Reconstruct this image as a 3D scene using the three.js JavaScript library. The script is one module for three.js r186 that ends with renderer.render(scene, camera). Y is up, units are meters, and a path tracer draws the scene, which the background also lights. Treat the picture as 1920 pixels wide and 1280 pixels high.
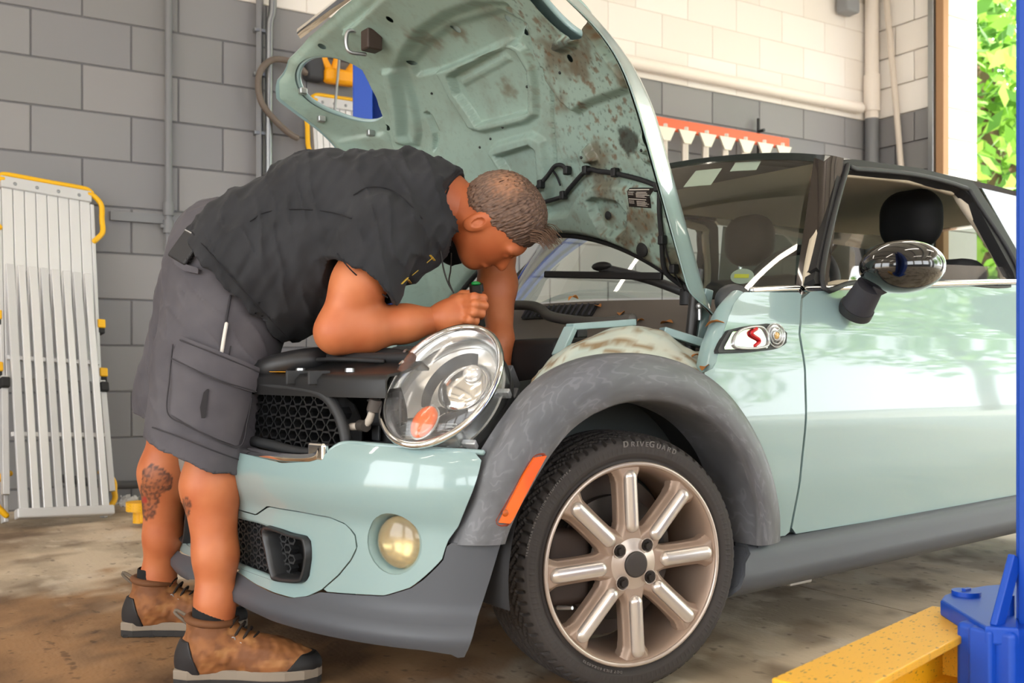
import * as THREE from 'three';
import { RoundedBoxGeometry } from 'three/addons/geometries/RoundedBoxGeometry.js';
import { TextGeometry } from 'three/addons/geometries/TextGeometry.js';
import { FontLoader } from 'three/addons/loaders/FontLoader.js';
import { mergeGeometries, mergeVertices, toCreasedNormals } from 'three/addons/utils/BufferGeometryUtils.js';
import { RectAreaLightUniformsLib } from 'three/addons/lights/RectAreaLightUniformsLib.js';
import { createNoise3D, createNoise2D } from 'simplex-noise';

// ---------- camera, sky, sun, exposure ----------
const scene = new THREE.Scene();
const F = 1900, EYE = 0.72, HORIZON = 690;                    // focal length in pixels of a 1920 x 1280 frame
const camera = new THREE.PerspectiveCamera(2 * Math.atan(640 / F) * 180 / Math.PI, 1.5, 0.05, 200);
camera.position.set(0, EYE, 0);
camera.setViewOffset(1920, 1280, 0, 640 - HORIZON, 1920, 1280);
camera.focus = 2.45; camera.userData.fStop = 5.6;
const renderer = new THREE.WebGLRenderer();
renderer.toneMapping = THREE.LinearToneMapping;
renderer.toneMappingExposure = 0.74;
renderer.shadowMap.enabled = true;
RectAreaLightUniformsLib.init();
const sunDir = new THREE.Vector3(-0.62, 0.95, 0.25).normalize();
scene.background = new THREE.Color(0.95, 0.98, 1.0); scene.backgroundIntensity = 9;       // bright hazy sky
const sun = new THREE.DirectionalLight(0xfff3e0, 16);
sun.position.copy(sunDir).multiplyScalar(30); sun.castShadow = true;
Object.assign(sun.shadow.camera, { left: -16, right: 16, top: 16, bottom: -16, near: 1, far: 80 });
sun.shadow.mapSize.set(2048, 2048); scene.add(sun, sun.target);

// ---------- frames: photo pixel -> place ----------
const V = (x, y, z) => new THREE.Vector3(x, y, z);
const pd = (x, y, D) => V((x - 960) * D / F, EYE - (y - HORIZON) * D / F, -D);       // pixel at a known depth
const floorPt = (x, y) => pd(x, y, EYE * F / (y - HORIZON));                          // pixel on the floor
const CA = Math.atan2(0.599, 0.8007), CAR_O = V(-0.176, 0, -2.8275);                  // the car's turn and the floor point under its front axle
const ca = V(Math.cos(CA), 0, -Math.sin(CA)), cn = V(Math.sin(CA), 0, Math.cos(CA));  // car: rearwards, towards its left side
const toCar = (P) => { const d = P.clone().sub(CAR_O); return V(d.dot(ca), d.y, d.dot(cn)); };
const dirCar = (x, y) => { const r = V((x - 960) / F, -(y - HORIZON) / F, -1); return V(r.dot(ca), r.y, r.dot(cn)); };
const eyeCar = toCar(V(0, EYE, 0));
const pz = (x, y, z) => { const d = dirCar(x, y); return eyeCar.clone().addScaledVector(d, (z - eyeCar.z) / d.z); };   // pixel on a lengthwise plane of the car
const px_ = (x, y, xc) => { const d = dirCar(x, y); return eyeCar.clone().addScaledVector(d, (xc - eyeCar.x) / d.x); }; // pixel on a crosswise plane of the car
const py_ = (x, y, yc) => { const d = dirCar(x, y); return eyeCar.clone().addScaledVector(d, (yc - eyeCar.y) / d.y); }; // pixel on a level plane of the car
const WD = V(0.8504, 0, -0.5262), WN = V(0.5262, 0, 0.8504), W0 = V(-2.095, 0, -5.344); // long wall: along, into the room, a point at its foot
const hall = (t, y, s) => W0.clone().addScaledVector(WD, t).addScaledVector(WN, s).setY(y);
const onWall = (x, y, off = 0) => { const r = V((x - 960) / F, -(y - HORIZON) / F, -1); const k = W0.clone().addScaledVector(WN, off).dot(WN) / r.dot(WN); return r.multiplyScalar(k).add(V(0, EYE, 0)); };
const wallT = (P) => P.clone().sub(W0).dot(WD);

// ---------- helpers ----------
const rng = (seed) => () => { seed = (seed + 0x6d2b79f5) | 0; let t = Math.imul(seed ^ (seed >>> 15), 1 | seed); t = (t + Math.imul(t ^ (t >>> 7), 61 | t)) ^ t; return ((t ^ (t >>> 14)) >>> 0) / 4294967296; };
const n3 = createNoise3D(rng(7)), n2 = createNoise2D(rng(11));
const fbm = (x, y, z = 0, o = 4) => { let v = 0, a = 0.5, f = 1; for (let i = 0; i < o; i++) { v += a * n3(x * f, y * f, z * f); a *= 0.5; f *= 2.03; } return v; };
const sst = (a, b, x) => { const t = Math.min(1, Math.max(0, (x - a) / (b - a))); return t * t * (3 - 2 * t); };
const lerp = (a, b, t) => a + (b - a) * t, clamp = (x, a, b) => Math.min(b, Math.max(a, x));
const hex = (h) => new THREE.Color(h);
const taken = new Map();
const numbered = (n) => { const k = taken.get(n) ?? 0; taken.set(n, k + 1); return k ? n + '_' + String(k).padStart(3, '0') : n; };
const std = (color, roughness = 0.7, metalness = 0, more = {}) => new THREE.MeshStandardMaterial({ color, roughness, metalness, ...more });
const phys = (color, roughness, more = {}) => new THREE.MeshPhysicalMaterial({ color, roughness, ...more });
function mesh(name, geo, mat, parent = scene) {
  const m = new THREE.Mesh(Array.isArray(geo) ? merge(geo) : geo, mat);
  m.name = parent === scene ? numbered(name) : name; m.castShadow = m.receiveShadow = true; parent.add(m); return m;
}
function merge(list) {
  const any = list.some((g) => g.getAttribute('color'));
  const gs = list.map((g) => { let q = g.index ? g.toNonIndexed() : g.clone(); for (const k of Object.keys(q.attributes)) if (!['position', 'normal', 'uv', ...(any ? ['color'] : [])].includes(k)) q.deleteAttribute(k);
    if (!q.getAttribute('normal')) q.computeVertexNormals();
    if (!q.getAttribute('uv')) q.setAttribute('uv', new THREE.BufferAttribute(new Float32Array(q.getAttribute('position').count * 2), 2));
    if (any && !q.getAttribute('color')) q.setAttribute('color', new THREE.BufferAttribute(new Float32Array(q.getAttribute('position').count * 3).fill(1), 3)); return q; });
  return mergeGeometries(gs);
}
function thing(name, label, category, group) { const o = new THREE.Group(); o.name = numbered(name); o.userData = { label, category }; if (group) o.userData.group = group; scene.add(o); return o; }
function tag(o, label, category, group) { Object.assign(o.userData, { label, category }); if (group) o.userData.group = group; return o; }
function structure(o, label) { o.userData.kind = 'structure'; if (label) o.userData.label = label; return o; }
function part(name, parent) { const g = new THREE.Group(); g.name = name; parent.add(g); return g; }
const at = (g, x, y, z) => g.translate(x, y, z);
const box = (w, h, d, x = 0, y = 0, z = 0) => new THREE.BoxGeometry(w, h, d).translate(x, y, z);
const rbox = (w, h, d, r = 0.005, x = 0, y = 0, z = 0, seg = 2) => new RoundedBoxGeometry(w, h, d, seg, Math.min(r, w / 2.01, h / 2.01, d / 2.01)).translate(x, y, z);
function beam(A, B, w, h, r = 0.003) {                       // a bar from A to B
  const L = A.distanceTo(B), g = rbox(L, h, w, r); const x = B.clone().sub(A).normalize(), up = Math.abs(x.y) > 0.98 ? V(1, 0, 0) : V(0, 1, 0), z = x.clone().cross(up).normalize(), y = z.clone().cross(x);
  return g.applyMatrix4(new THREE.Matrix4().makeBasis(x, y, z).setPosition(A.clone().add(B).multiplyScalar(0.5)));
}
const curve = (pts, closed = false) => new THREE.CatmullRomCurve3(pts, closed, 'catmullrom', 0.5);
const tube = (pts, r, seg = 40, rs = 10, closed = false) => capped(new THREE.TubeGeometry(pts.isCurve ? pts : curve(pts, closed), seg, r, rs, closed), pts, r, closed, rs);
function capped(g, pts, r, closed, rs) {
  if (closed) return g; const c = pts.isCurve ? pts : curve(pts); const out = [g];
  for (const t of [0, 1]) { const p = c.getPointAt(t); out.push(new THREE.SphereGeometry(r * 0.998, rs, 6).translate(p.x, p.y, p.z)); }
  return merge(out);
}
const cyl = (A, B, r0, r1 = r0, seg = 24) => { const d = B.clone().sub(A), L = d.length(); return new THREE.CylinderGeometry(r1, r0, L, seg).translate(0, L / 2, 0).applyQuaternion(new THREE.Quaternion().setFromUnitVectors(V(0, 1, 0), d.normalize())).translate(A.x, A.y, A.z); };
const lathe = (pts, seg = 48) => new THREE.LatheGeometry(pts.map(([r, y]) => new THREE.Vector2(r, y)), seg);
// a grid of points fn(u, v) with u, v in 0..1
function grid(nu, nv, fn, color) {
  const P = [], U = [], I = [], K = [];
  for (let j = 0; j <= nv; j++) for (let i = 0; i <= nu; i++) { const p = fn(i / nu, j / nv); P.push(p.x, p.y, p.z); U.push(i / nu, j / nv); if (color) { const c = color(i / nu, j / nv, p); K.push(c.r, c.g, c.b); } }
  for (let j = 0; j < nv; j++) for (let i = 0; i < nu; i++) { const a = j * (nu + 1) + i, b = a + 1, c = a + nu + 1, d = c + 1; I.push(a, b, d, a, d, c); }
  const g = new THREE.BufferGeometry(); g.setAttribute('position', new THREE.Float32BufferAttribute(P, 3)); g.setAttribute('uv', new THREE.Float32BufferAttribute(U, 2));
  if (color) g.setAttribute('color', new THREE.Float32BufferAttribute(K, 3));
  g.setIndex(I); g.computeVertexNormals(); return g;
}
// gives a sheet thickness t against its normals, with closed rims
function solid(g, t) {
  g = g.index ? g : mergeVertices(g, 1e-5); if (!g.getAttribute('normal')) g.computeVertexNormals();
  const p = g.getAttribute('position'), n = g.getAttribute('normal'), col = g.getAttribute('color'), N = p.count, P = [], K = [], I = [], idx = g.index.array, edges = new Map();
  for (let k = 0; k < 2; k++) for (let i = 0; i < N; i++) { P.push(p.getX(i) - k * t * n.getX(i), p.getY(i) - k * t * n.getY(i), p.getZ(i) - k * t * n.getZ(i)); if (col) K.push(col.getX(i), col.getY(i), col.getZ(i)); }
  for (let i = 0; i < idx.length; i += 3) {
    const [a, b, c] = [idx[i], idx[i + 1], idx[i + 2]]; I.push(a, b, c, a + N, c + N, b + N);
    for (const [s, e] of [[a, b], [b, c], [c, a]]) { const k = s < e ? s + '_' + e : e + '_' + s; edges.has(k) ? edges.set(k, null) : edges.set(k, [s, e]); }
  }
  const base = P.length / 3, rim = []; let q = base;
  for (const e of edges.values()) if (e) { const [s, f] = e; for (const v of [s, f, f + N, s + N]) { rim.push(P[3 * v], P[3 * v + 1], P[3 * v + 2]); if (col) K.push(K[3 * v], K[3 * v + 1], K[3 * v + 2]); } I.push(q, q + 3, q + 2, q, q + 2, q + 1); q += 4; }
  const out = new THREE.BufferGeometry(); out.setAttribute('position', new THREE.Float32BufferAttribute(P.concat(rim), 3)); if (col) out.setAttribute('color', new THREE.Float32BufferAttribute(K, 3));
  out.setIndex(I); out.computeVertexNormals(); return out;
}
// a flat outline [[a, b], ...] filled with an even net that meets its edge, bent by map(a, b) -> Vector3
function polyDist(poly) {                                       // signed distance (inside negative) and nearest edge point
  const n = poly.length; return (x, y) => { let d = 1e9, bx = 0, by = 0, s = false;
    for (let i = 0, j = n - 1; i < n; j = i++) { const [ax, ay] = poly[j], [cx, cy] = poly[i], ex = cx - ax, ey = cy - ay, t = clamp(((x - ax) * ex + (y - ay) * ey) / (ex * ex + ey * ey || 1e-12), 0, 1), qx = ax + t * ex, qy = ay + t * ey, q = (x - qx) ** 2 + (y - qy) ** 2; if (q < d) { d = q; bx = qx; by = qy; } if ((ay > y) !== (cy > y) && x < (cx - ax) * (y - ay) / (cy - ay) + ax) s = !s; }
    return [s ? -Math.sqrt(d) : Math.sqrt(d), bx, by]; };
}
function panel(outline, map, cell = 0.02, t = 0.004, holes = [], flip = false, color) {
  const D = [polyDist(outline), ...holes.map((h) => { const q = polyDist(h); return (x, y) => { const [d, a, b] = q(x, y); return [-d, a, b]; }; })];
  const xs = outline.map((p) => p[0]), ys = outline.map((p) => p[1]), x0 = Math.min(...xs) - cell * 0.37, y0 = Math.min(...ys) - cell * 0.41, nx = Math.ceil((Math.max(...xs) - x0) / cell) + 1, ny = Math.ceil((Math.max(...ys) - y0) / cell) + 1;
  const P = [], S = [], id = new Int32Array((nx + 1) * (ny + 1)).fill(-1), pos = [], K = [], I = [];
  for (let j = 0; j <= ny; j++) for (let i = 0; i <= nx; i++) { const x = x0 + i * cell, y = y0 + j * cell; let m = [-1e9, x, y]; for (const f of D) { const r = f(x, y); if (r[0] > m[0]) m = r; } S.push(m[0]); P.push(m[0] > 0 || m[0] > -0.22 * cell ? [m[1], m[2]] : [x, y]); }
  const use = (k) => { if (id[k] < 0) { const [a, b] = P[k], q = map(a, b); id[k] = pos.length / 3; pos.push(q.x, q.y, q.z); if (color) { const c = color(a, b, q); K.push(c.r, c.g, c.b); } } return id[k]; };
  for (let j = 0; j < ny; j++) for (let i = 0; i < nx; i++) { const a = j * (nx + 1) + i, b = a + 1, c = a + nx + 1, d = c + 1; for (const [p, q, r] of (i + j) % 2 ? [[a, b, d], [a, d, c]] : [[a, b, c], [b, d, c]]) { if (Math.min(S[p], S[q], S[r]) > -0.22 * cell) continue; if (flip) I.push(use(p), use(r), use(q)); else I.push(use(p), use(q), use(r)); } }
  const g = new THREE.BufferGeometry(); g.setAttribute('position', new THREE.Float32BufferAttribute(pos, 3)); if (color) g.setAttribute('color', new THREE.Float32BufferAttribute(K, 3)); g.setIndex(I); g.computeVertexNormals(); return t ? solid(g, t) : g;
}
const arc = (cx, cy, r, a0, a1, n = 24, ry = r) => Array.from({ length: n + 1 }, (_, i) => { const a = (a0 + (a1 - a0) * i / n) * Math.PI / 180; return [cx + r * Math.cos(a), cy + ry * Math.sin(a)]; });
const extrude = (pts, depth, bevel = 0, holes = []) => { const s = new THREE.Shape(pts.map(([a, b]) => new THREE.Vector2(a, b))); for (const h of holes) s.holes.push(new THREE.Path(h.map(([a, b]) => new THREE.Vector2(a, b)))); return new THREE.ExtrudeGeometry(s, { depth, bevelEnabled: bevel > 0, bevelSize: bevel, bevelThickness: bevel, bevelSegments: 2, curveSegments: 16 }); };
const basis = (g, x, y, z, o) => g.applyMatrix4(new THREE.Matrix4().makeBasis(x, y, z).setPosition(o));
// smooth surface of a signed distance field (surface nets)
function nets(sdf, lo, hi, cell, color) {
  const nx = Math.ceil((hi.x - lo.x) / cell) + 1, ny = Math.ceil((hi.y - lo.y) / cell) + 1, nz = Math.ceil((hi.z - lo.z) / cell) + 1, f = new Float32Array(nx * ny * nz), id = new Int32Array(nx * ny * nz).fill(-1), P = [], I = [];
  const ix = (i, j, k) => i + nx * (j + ny * k);
  const B = 6, far = B * cell * 1.25;                            // blocks far from the surface are filled with one value
  for (let k = 0; k < nz; k += B) for (let j = 0; j < ny; j += B) for (let i = 0; i < nx; i += B) { const d = sdf(lo.x + (i + B / 2) * cell, lo.y + (j + B / 2) * cell, lo.z + (k + B / 2) * cell), skip = Math.abs(d) > far; for (let c = k; c < Math.min(k + B, nz); c++) for (let b = j; b < Math.min(j + B, ny); b++) for (let a = i; a < Math.min(i + B, nx); a++) f[ix(a, b, c)] = skip ? d : sdf(lo.x + a * cell, lo.y + b * cell, lo.z + c * cell); }
  const E = [[0, 1], [2, 3], [4, 5], [6, 7], [0, 2], [1, 3], [4, 6], [5, 7], [0, 4], [1, 5], [2, 6], [3, 7]];
  for (let k = 0; k < nz - 1; k++) for (let j = 0; j < ny - 1; j++) for (let i = 0; i < nx - 1; i++) {
    const c = []; let m = 0; for (let q = 0; q < 8; q++) { const v = f[ix(i + (q & 1), j + ((q >> 1) & 1), k + (q >> 2))]; c.push(v); if (v < 0) m++; }
    if (m === 0 || m === 8) continue; let x = 0, y = 0, z = 0, n = 0;
    for (const [a, b] of E) if ((c[a] < 0) !== (c[b] < 0)) { const t = c[a] / (c[a] - c[b]); x += lerp(a & 1, b & 1, t); y += lerp((a >> 1) & 1, (b >> 1) & 1, t); z += lerp(a >> 2, b >> 2, t); n++; }
    id[ix(i, j, k)] = P.length / 3; P.push(lo.x + (i + x / n) * cell, lo.y + (j + y / n) * cell, lo.z + (k + z / n) * cell);
  }
  const quad = (a, b, c, d, fl) => { if (a < 0 || b < 0 || c < 0 || d < 0) return; fl ? I.push(a, b, c, a, c, d) : I.push(a, c, b, a, d, c); };
  for (let k = 1; k < nz - 1; k++) for (let j = 1; j < ny - 1; j++) for (let i = 1; i < nx - 1; i++) {
    const s = f[ix(i, j, k)] < 0;
    if (s !== f[ix(i + 1, j, k)] < 0) quad(id[ix(i, j - 1, k - 1)], id[ix(i, j, k - 1)], id[ix(i, j, k)], id[ix(i, j - 1, k)], s);
    if (s !== f[ix(i, j + 1, k)] < 0) quad(id[ix(i - 1, j, k - 1)], id[ix(i - 1, j, k)], id[ix(i, j, k)], id[ix(i, j, k - 1)], s);
    if (s !== f[ix(i, j, k + 1)] < 0) quad(id[ix(i - 1, j - 1, k)], id[ix(i, j - 1, k)], id[ix(i, j, k)], id[ix(i - 1, j, k)], s);
  }
  const g = new THREE.BufferGeometry(); g.setAttribute('position', new THREE.Float32BufferAttribute(P, 3)); g.setIndex(I);
  // normals from the field itself
  const N = new Float32Array(P.length), h = cell * 0.5; for (let i = 0; i < P.length; i += 3) { const [x, y, z] = [P[i], P[i + 1], P[i + 2]]; const v = V(sdf(x + h, y, z) - sdf(x - h, y, z), sdf(x, y + h, z) - sdf(x, y - h, z), sdf(x, y, z + h) - sdf(x, y, z - h)).normalize(); N[i] = v.x; N[i + 1] = v.y; N[i + 2] = v.z; }
  g.setAttribute('normal', new THREE.BufferAttribute(N, 3));
  if (color) { const K = new Float32Array(P.length); for (let i = 0; i < P.length; i += 3) { const c = color(P[i], P[i + 1], P[i + 2], N[i], N[i + 1], N[i + 2]); K[i] = c.r; K[i + 1] = c.g; K[i + 2] = c.b; } g.setAttribute('color', new THREE.BufferAttribute(K, 3)); }
  return g;
}
const smin = (a, b, k) => { const h = Math.max(k - Math.abs(a - b), 0) / k; return Math.min(a, b) - h * h * k * 0.25; };
function cone(ax, ay, az, ar, bx, by, bz, br) {              // distance to a tapered capsule
  const dx = bx - ax, dy = by - ay, dz = bz - az, L2 = dx * dx + dy * dy + dz * dz;
  return (x, y, z) => { const t = clamp(((x - ax) * dx + (y - ay) * dy + (z - az) * dz) / L2, 0, 1), qx = x - ax - t * dx, qy = y - ay - t * dy, qz = z - az - t * dz; return Math.sqrt(qx * qx + qy * qy + qz * qz) - (ar + (br - ar) * t); };
}
const limb = (A, ra, B, rb) => cone(A.x, A.y, A.z, ra, B.x, B.y, B.z, rb);
// noise textures: value map, colour map
function noiseTex(size, fn, srgb = true) {
  const d = new Uint8Array(size * size * 4); for (let j = 0; j < size; j++) for (let i = 0; i < size; i++) { const c = fn(i / size, j / size), k = (j * size + i) * 4; d[k] = c[0]; d[k + 1] = c[1]; d[k + 2] = c[2]; d[k + 3] = 255; }
  const t = new THREE.DataTexture(d, size, size); t.magFilter = THREE.LinearFilter; t.minFilter = THREE.LinearMipmapLinearFilter; t.wrapS = t.wrapT = THREE.RepeatWrapping; if (srgb) t.colorSpace = THREE.SRGBColorSpace; t.needsUpdate = true; return t;
}
const tile = (u, v, s, o = 4, seed = 0) => { const a = u * 2 * Math.PI, b = v * 2 * Math.PI, R = s / (2 * Math.PI); let r = 0, am = 0.5, f = 1; for (let i = 0; i < o; i++) { r += am * 0.5 * (n3(Math.cos(a) * R * f + seed, Math.sin(a) * R * f + 3 * seed, Math.cos(b) * R * f) + n3(Math.sin(b) * R * f + 9 + seed, Math.cos(a) * R * f - seed, Math.sin(a) * R * f + 5)); am *= 0.5; f *= 2; } return r; };
const mix3 = (a, b, t) => [lerp(a[0], b[0], t), lerp(a[1], b[1], t), lerp(a[2], b[2], t)];
function uvMetres(g, s = 1, ax = 'auto') {                    // uv in metres from the dominant face direction
  const p = g.getAttribute('position'), n = g.getAttribute('normal'), U = new Float32Array(p.count * 2);
  for (let i = 0; i < p.count; i++) { const X = Math.abs(n.getX(i)), Y = Math.abs(n.getY(i)), Z = Math.abs(n.getZ(i)); let a, b; if (Y >= X && Y >= Z) { a = p.getX(i); b = p.getZ(i); } else if (X >= Z) { a = p.getZ(i); b = p.getY(i); } else { a = p.getX(i); b = p.getY(i); } U[2 * i] = a * s; U[2 * i + 1] = b * s; }
  g.setAttribute('uv', new THREE.BufferAttribute(U, 2)); return g;
}
// ---------- the hall ----------
const LAMP = 22;
const HALL_TURN = Math.atan2(0.5262, 0.8504);
const inHall = (o) => { o.position.copy(W0); o.rotation.y = HALL_TURN; return o; };   // local x along the long wall, z into the room
const T0 = -6, T1 = 6.0, S1 = 11.2, HIGH = 4.7, PIER = 0.52, LINE = 2.787, COURSE = 0.2435, BLOCK = 0.487;
const floorTex = noiseTex(1024, (u, v) => {
  const a = tile(u, v, 5, 5, 1), b = tile(u, v, 16, 4, 4), c = tile(u, v, 60, 3, 8), d = tile(u, v, 3, 4, 12);
  let col = [206, 195, 178]; col = mix3(col, [168, 157, 142], sst(-0.05, 0.35, a)); col = mix3(col, [212, 206, 196], sst(0.02, 0.3, b) * 0.7);
  col = mix3(col, [120, 100, 80], sst(0.1, 0.35, d) * 0.55); col = mix3(col, [110, 100, 90], sst(0.25, 0.42, c) * 0.5); return col;
});
const floorBump = noiseTex(512, (u, v) => { const g = 128 + 90 * tile(u, v, 50, 4, 3); return [g, g, g]; }, false);
floorTex.repeat.set(0.34, 0.34); floorBump.repeat.set(1.1, 1.1);
const M = {
  concrete: std(0xfff5e8, 0.72, 0, { map: floorTex, bumpMap: floorBump, bumpScale: 0.002 }),
  concreteStained: std(0xfff5e8, 0.75, 0, { map: floorTex, bumpMap: floorBump, bumpScale: 0.002, vertexColors: true }),
  mortarGrey: std(0x6a6a6d, 0.9), mortarWhite: std(0xd9d0c6, 0.9),
  greys: [0x858486, 0x807f82, 0x8b898a, 0x828182].map((c) => std(c, 0.55)),
  whites: [0xf1ebe4, 0xeee7df, 0xf4efe9].map((c) => std(c, 0.7)),
  ceiling: std(0xe9e6e0, 0.9), steel: std(0x9a9da0, 0.35, 0.9), wallPipe: std(0x77787b, 0.45), whitePipe: std(0xeee4da, 0.5), darkPipe: std(0x4a4a4c, 0.5),
  asphalt: std(0x8e8b86, 0.95), wood: std(0xb28a66, 0.8),
};
const WHITE = hex(0xffffff), STAIN = hex(0xc9a988), OIL = hex(0x8a7562);
const SOIL = (() => { const c = floorPt(300, 1215).sub(W0); return [c.dot(WD), c.dot(WN)]; })();
function stain(t, s) {                                                 // brown trodden dirt by the car's nose and scattered oil spots, all with ragged outlines
  const d = Math.hypot((t - SOIL[0] - 0.15) / 1.25, (s - SOIL[1]) / 0.95) + 0.45 * fbm(t * 1.7, s * 1.7, 3) + 0.2 * fbm(t * 9, s * 9, 8);
  const k = 1 - sst(0.75, 1.05, d), o = sst(0.2, 0.34, fbm(t * 2.6, s * 2.6, 17));
  return WHITE.clone().lerp(STAIN, k).lerp(OIL, Math.max(o * 0.55, k * sst(0.12, 0.3, fbm(t * 3.3, s * 3.3, 40)) * 0.7));
}
{ // floor: slabs parted by saw-cut joints
  const fl = inHall(new THREE.Group()); fl.name = 'floor'; structure(fl, 'stained bare concrete workshop floor'); scene.add(fl);
  const tj = wallT(floorPt(1620, 1127)), cuts = [T0 - 0.6, tj - 3.6, tj, tj + 3.4, T1 + PIER];
  for (let i = 0; i < 4; i++) for (let j = 0; j < 3; j++) {
    const a = cuts[i] + 0.003, b = cuts[i + 1] - 0.003, s0 = [-0.3, 5.9, 9.2][j] + 0.003, s1 = [5.9, 9.2, S1 + 0.3][j] - 0.003;
    const near = j === 0 && i < 3, g = uvMetres(near ? new THREE.BoxGeometry(b - a, 0.15, s1 - s0, Math.ceil((b - a) / 0.05), 1, Math.ceil((s1 - s0) / 0.05)).translate((a + b) / 2, -0.075, (s0 + s1) / 2) : box(b - a, 0.15, s1 - s0, (a + b) / 2, -0.075, (s0 + s1) / 2));
    if (near) { const p = g.getAttribute('position'), K = []; for (let q = 0; q < p.count; q++) { const c = stain(p.getX(q), p.getZ(q)); K.push(c.r, c.g, c.b); } g.setAttribute('color', new THREE.Float32BufferAttribute(K, 3)); }
    mesh('slab', g, near ? M.concreteStained : M.concrete, fl);
  }
  mesh('joint_filler', box(cuts[4] - cuts[0], 0.14, S1 + 0.6, (cuts[0] + cuts[4]) / 2, -0.082, S1 / 2), std(0x2c2825, 1), fl);
}
function blockWall(name, label, cells, mortar) {
  const w = inHall(new THREE.Group()); w.name = name; structure(w, label); scene.add(w);
  mortar(w); const r = rng(5), cache = new Map();
  for (const [t, y, s, L, h, d, white] of cells) {
    const key = [L, h, d].map((v) => v.toFixed(3)).join(); if (!cache.has(key)) cache.set(key, new RoundedBoxGeometry(L, h, d, 1, 0.006));
    const mats = white ? M.whites : M.greys, m = mesh('block', cache.get(key), mats[Math.floor(r() * mats.length)], w); m.position.set(t, y, s);
  }
  return w;
}
const JT = 0.0843;                                                     // a block joint, measured along the wall
{
  const cells = [], J = 0.007;
  for (let k = -7; k < 12; k++) {                                       // courses counted down from the paint line
    const y1 = LINE - k * COURSE, y0 = Math.max(0, y1 - COURSE); if (y1 <= 0.02) continue; const white = k < 0, odd = ((k % 2) + 2) % 2;
    const off = JT + (odd ? 0 : BLOCK / 2), top = y1 > 3.9 ? null : y1; if (!top) continue;
    for (let t = off - 4 * BLOCK; t < T1; t += BLOCK) { const a = Math.max(t, -1.75), b = Math.min(t + BLOCK, T1); if (b - a < 0.03) continue; const jy = white ? J * 0.5 : J; cells.push([(a + b) / 2, (y0 + y1) / 2, -0.02 + (white ? 0.001 : 0), b - a - jy, y1 - y0 - jy, 0.04, white]); }
  }
  blockWall('wall_left', 'painted concrete block wall, dark grey below and white above', cells, (w) => {
    mesh('backing', box(T1 - T0 + 0.6, LINE, 0.25, (T0 + T1) / 2, LINE / 2, -0.006 - 0.125), M.mortarGrey, w);
    mesh('backing', box(T1 - T0 + 0.6, HIGH - LINE, 0.25, (T0 + T1) / 2, (HIGH + LINE) / 2, -0.003 - 0.125), M.mortarWhite, w);
  });
}
const BAYS = [[0.64, 4.5], [5.2, 9.0], [9.6, 11.0]], DOOR_H = 3.85;
{
  const cells = [];
  for (let k = -7; k < 12; k++) { const y1 = LINE - k * COURSE, y0 = Math.max(0, y1 - COURSE); if (y1 <= 0.02 || y1 > 4) continue; const odd = ((k % 2) + 2) % 2, white = k < 0;
    for (const [a, b] of odd ? [[0.005, 0.24], [0.245, 0.63]] : [[0.005, 0.42], [0.425, 0.63]]) cells.push([T1 + 0.02, (y0 + y1) / 2, (a + b) / 2, 0.04, y1 - y0 - 0.008, b - a - 0.004, white]);
    cells.push([T1 + 0.05 + (PIER - 0.06) / 2, (y0 + y1) / 2, 0.62, PIER - 0.07, y1 - y0 - 0.006, 0.04, true]);       // the white reveal of the door pier
  }
  blockWall('wall_back', 'end wall with open bay doors and white block piers', cells, (w) => {
    const piers = [[-0.2, 0.6], [4.5, 5.2], [9.0, 9.6], [11.0, S1 + 0.3]];
    for (const [a, b] of piers) { mesh('pier', box(PIER - 0.03, LINE, b - a, T1 + 0.03 + (PIER - 0.03) / 2, LINE / 2, (a + b) / 2), a < 0 ? M.mortarGrey : M.greys[1], w); mesh('pier', box(PIER - 0.03, HIGH - LINE, b - a, T1 + 0.03 + (PIER - 0.03) / 2, (HIGH + LINE) / 2, (a + b) / 2), M.whites[0], w); }
    mesh('header', box(PIER - 0.04, HIGH - DOOR_H, S1 + 0.5, T1 + 0.03 + (PIER - 0.04) / 2, (HIGH + DOOR_H) / 2, S1 / 2), M.whites[1], w);
    for (const [a] of BAYS.slice(0, 1)) { mesh('door_track', rbox(0.05, DOOR_H, 0.05, 0.008, T1 - 0.03, DOOR_H / 2, a - 0.03), M.steel, w); mesh('door_jamb', rbox(0.07, DOOR_H, 0.07, 0.006, T1 + 0.005, DOOR_H / 2, a + 0.035), M.wood, w); }
  });
}
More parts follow.
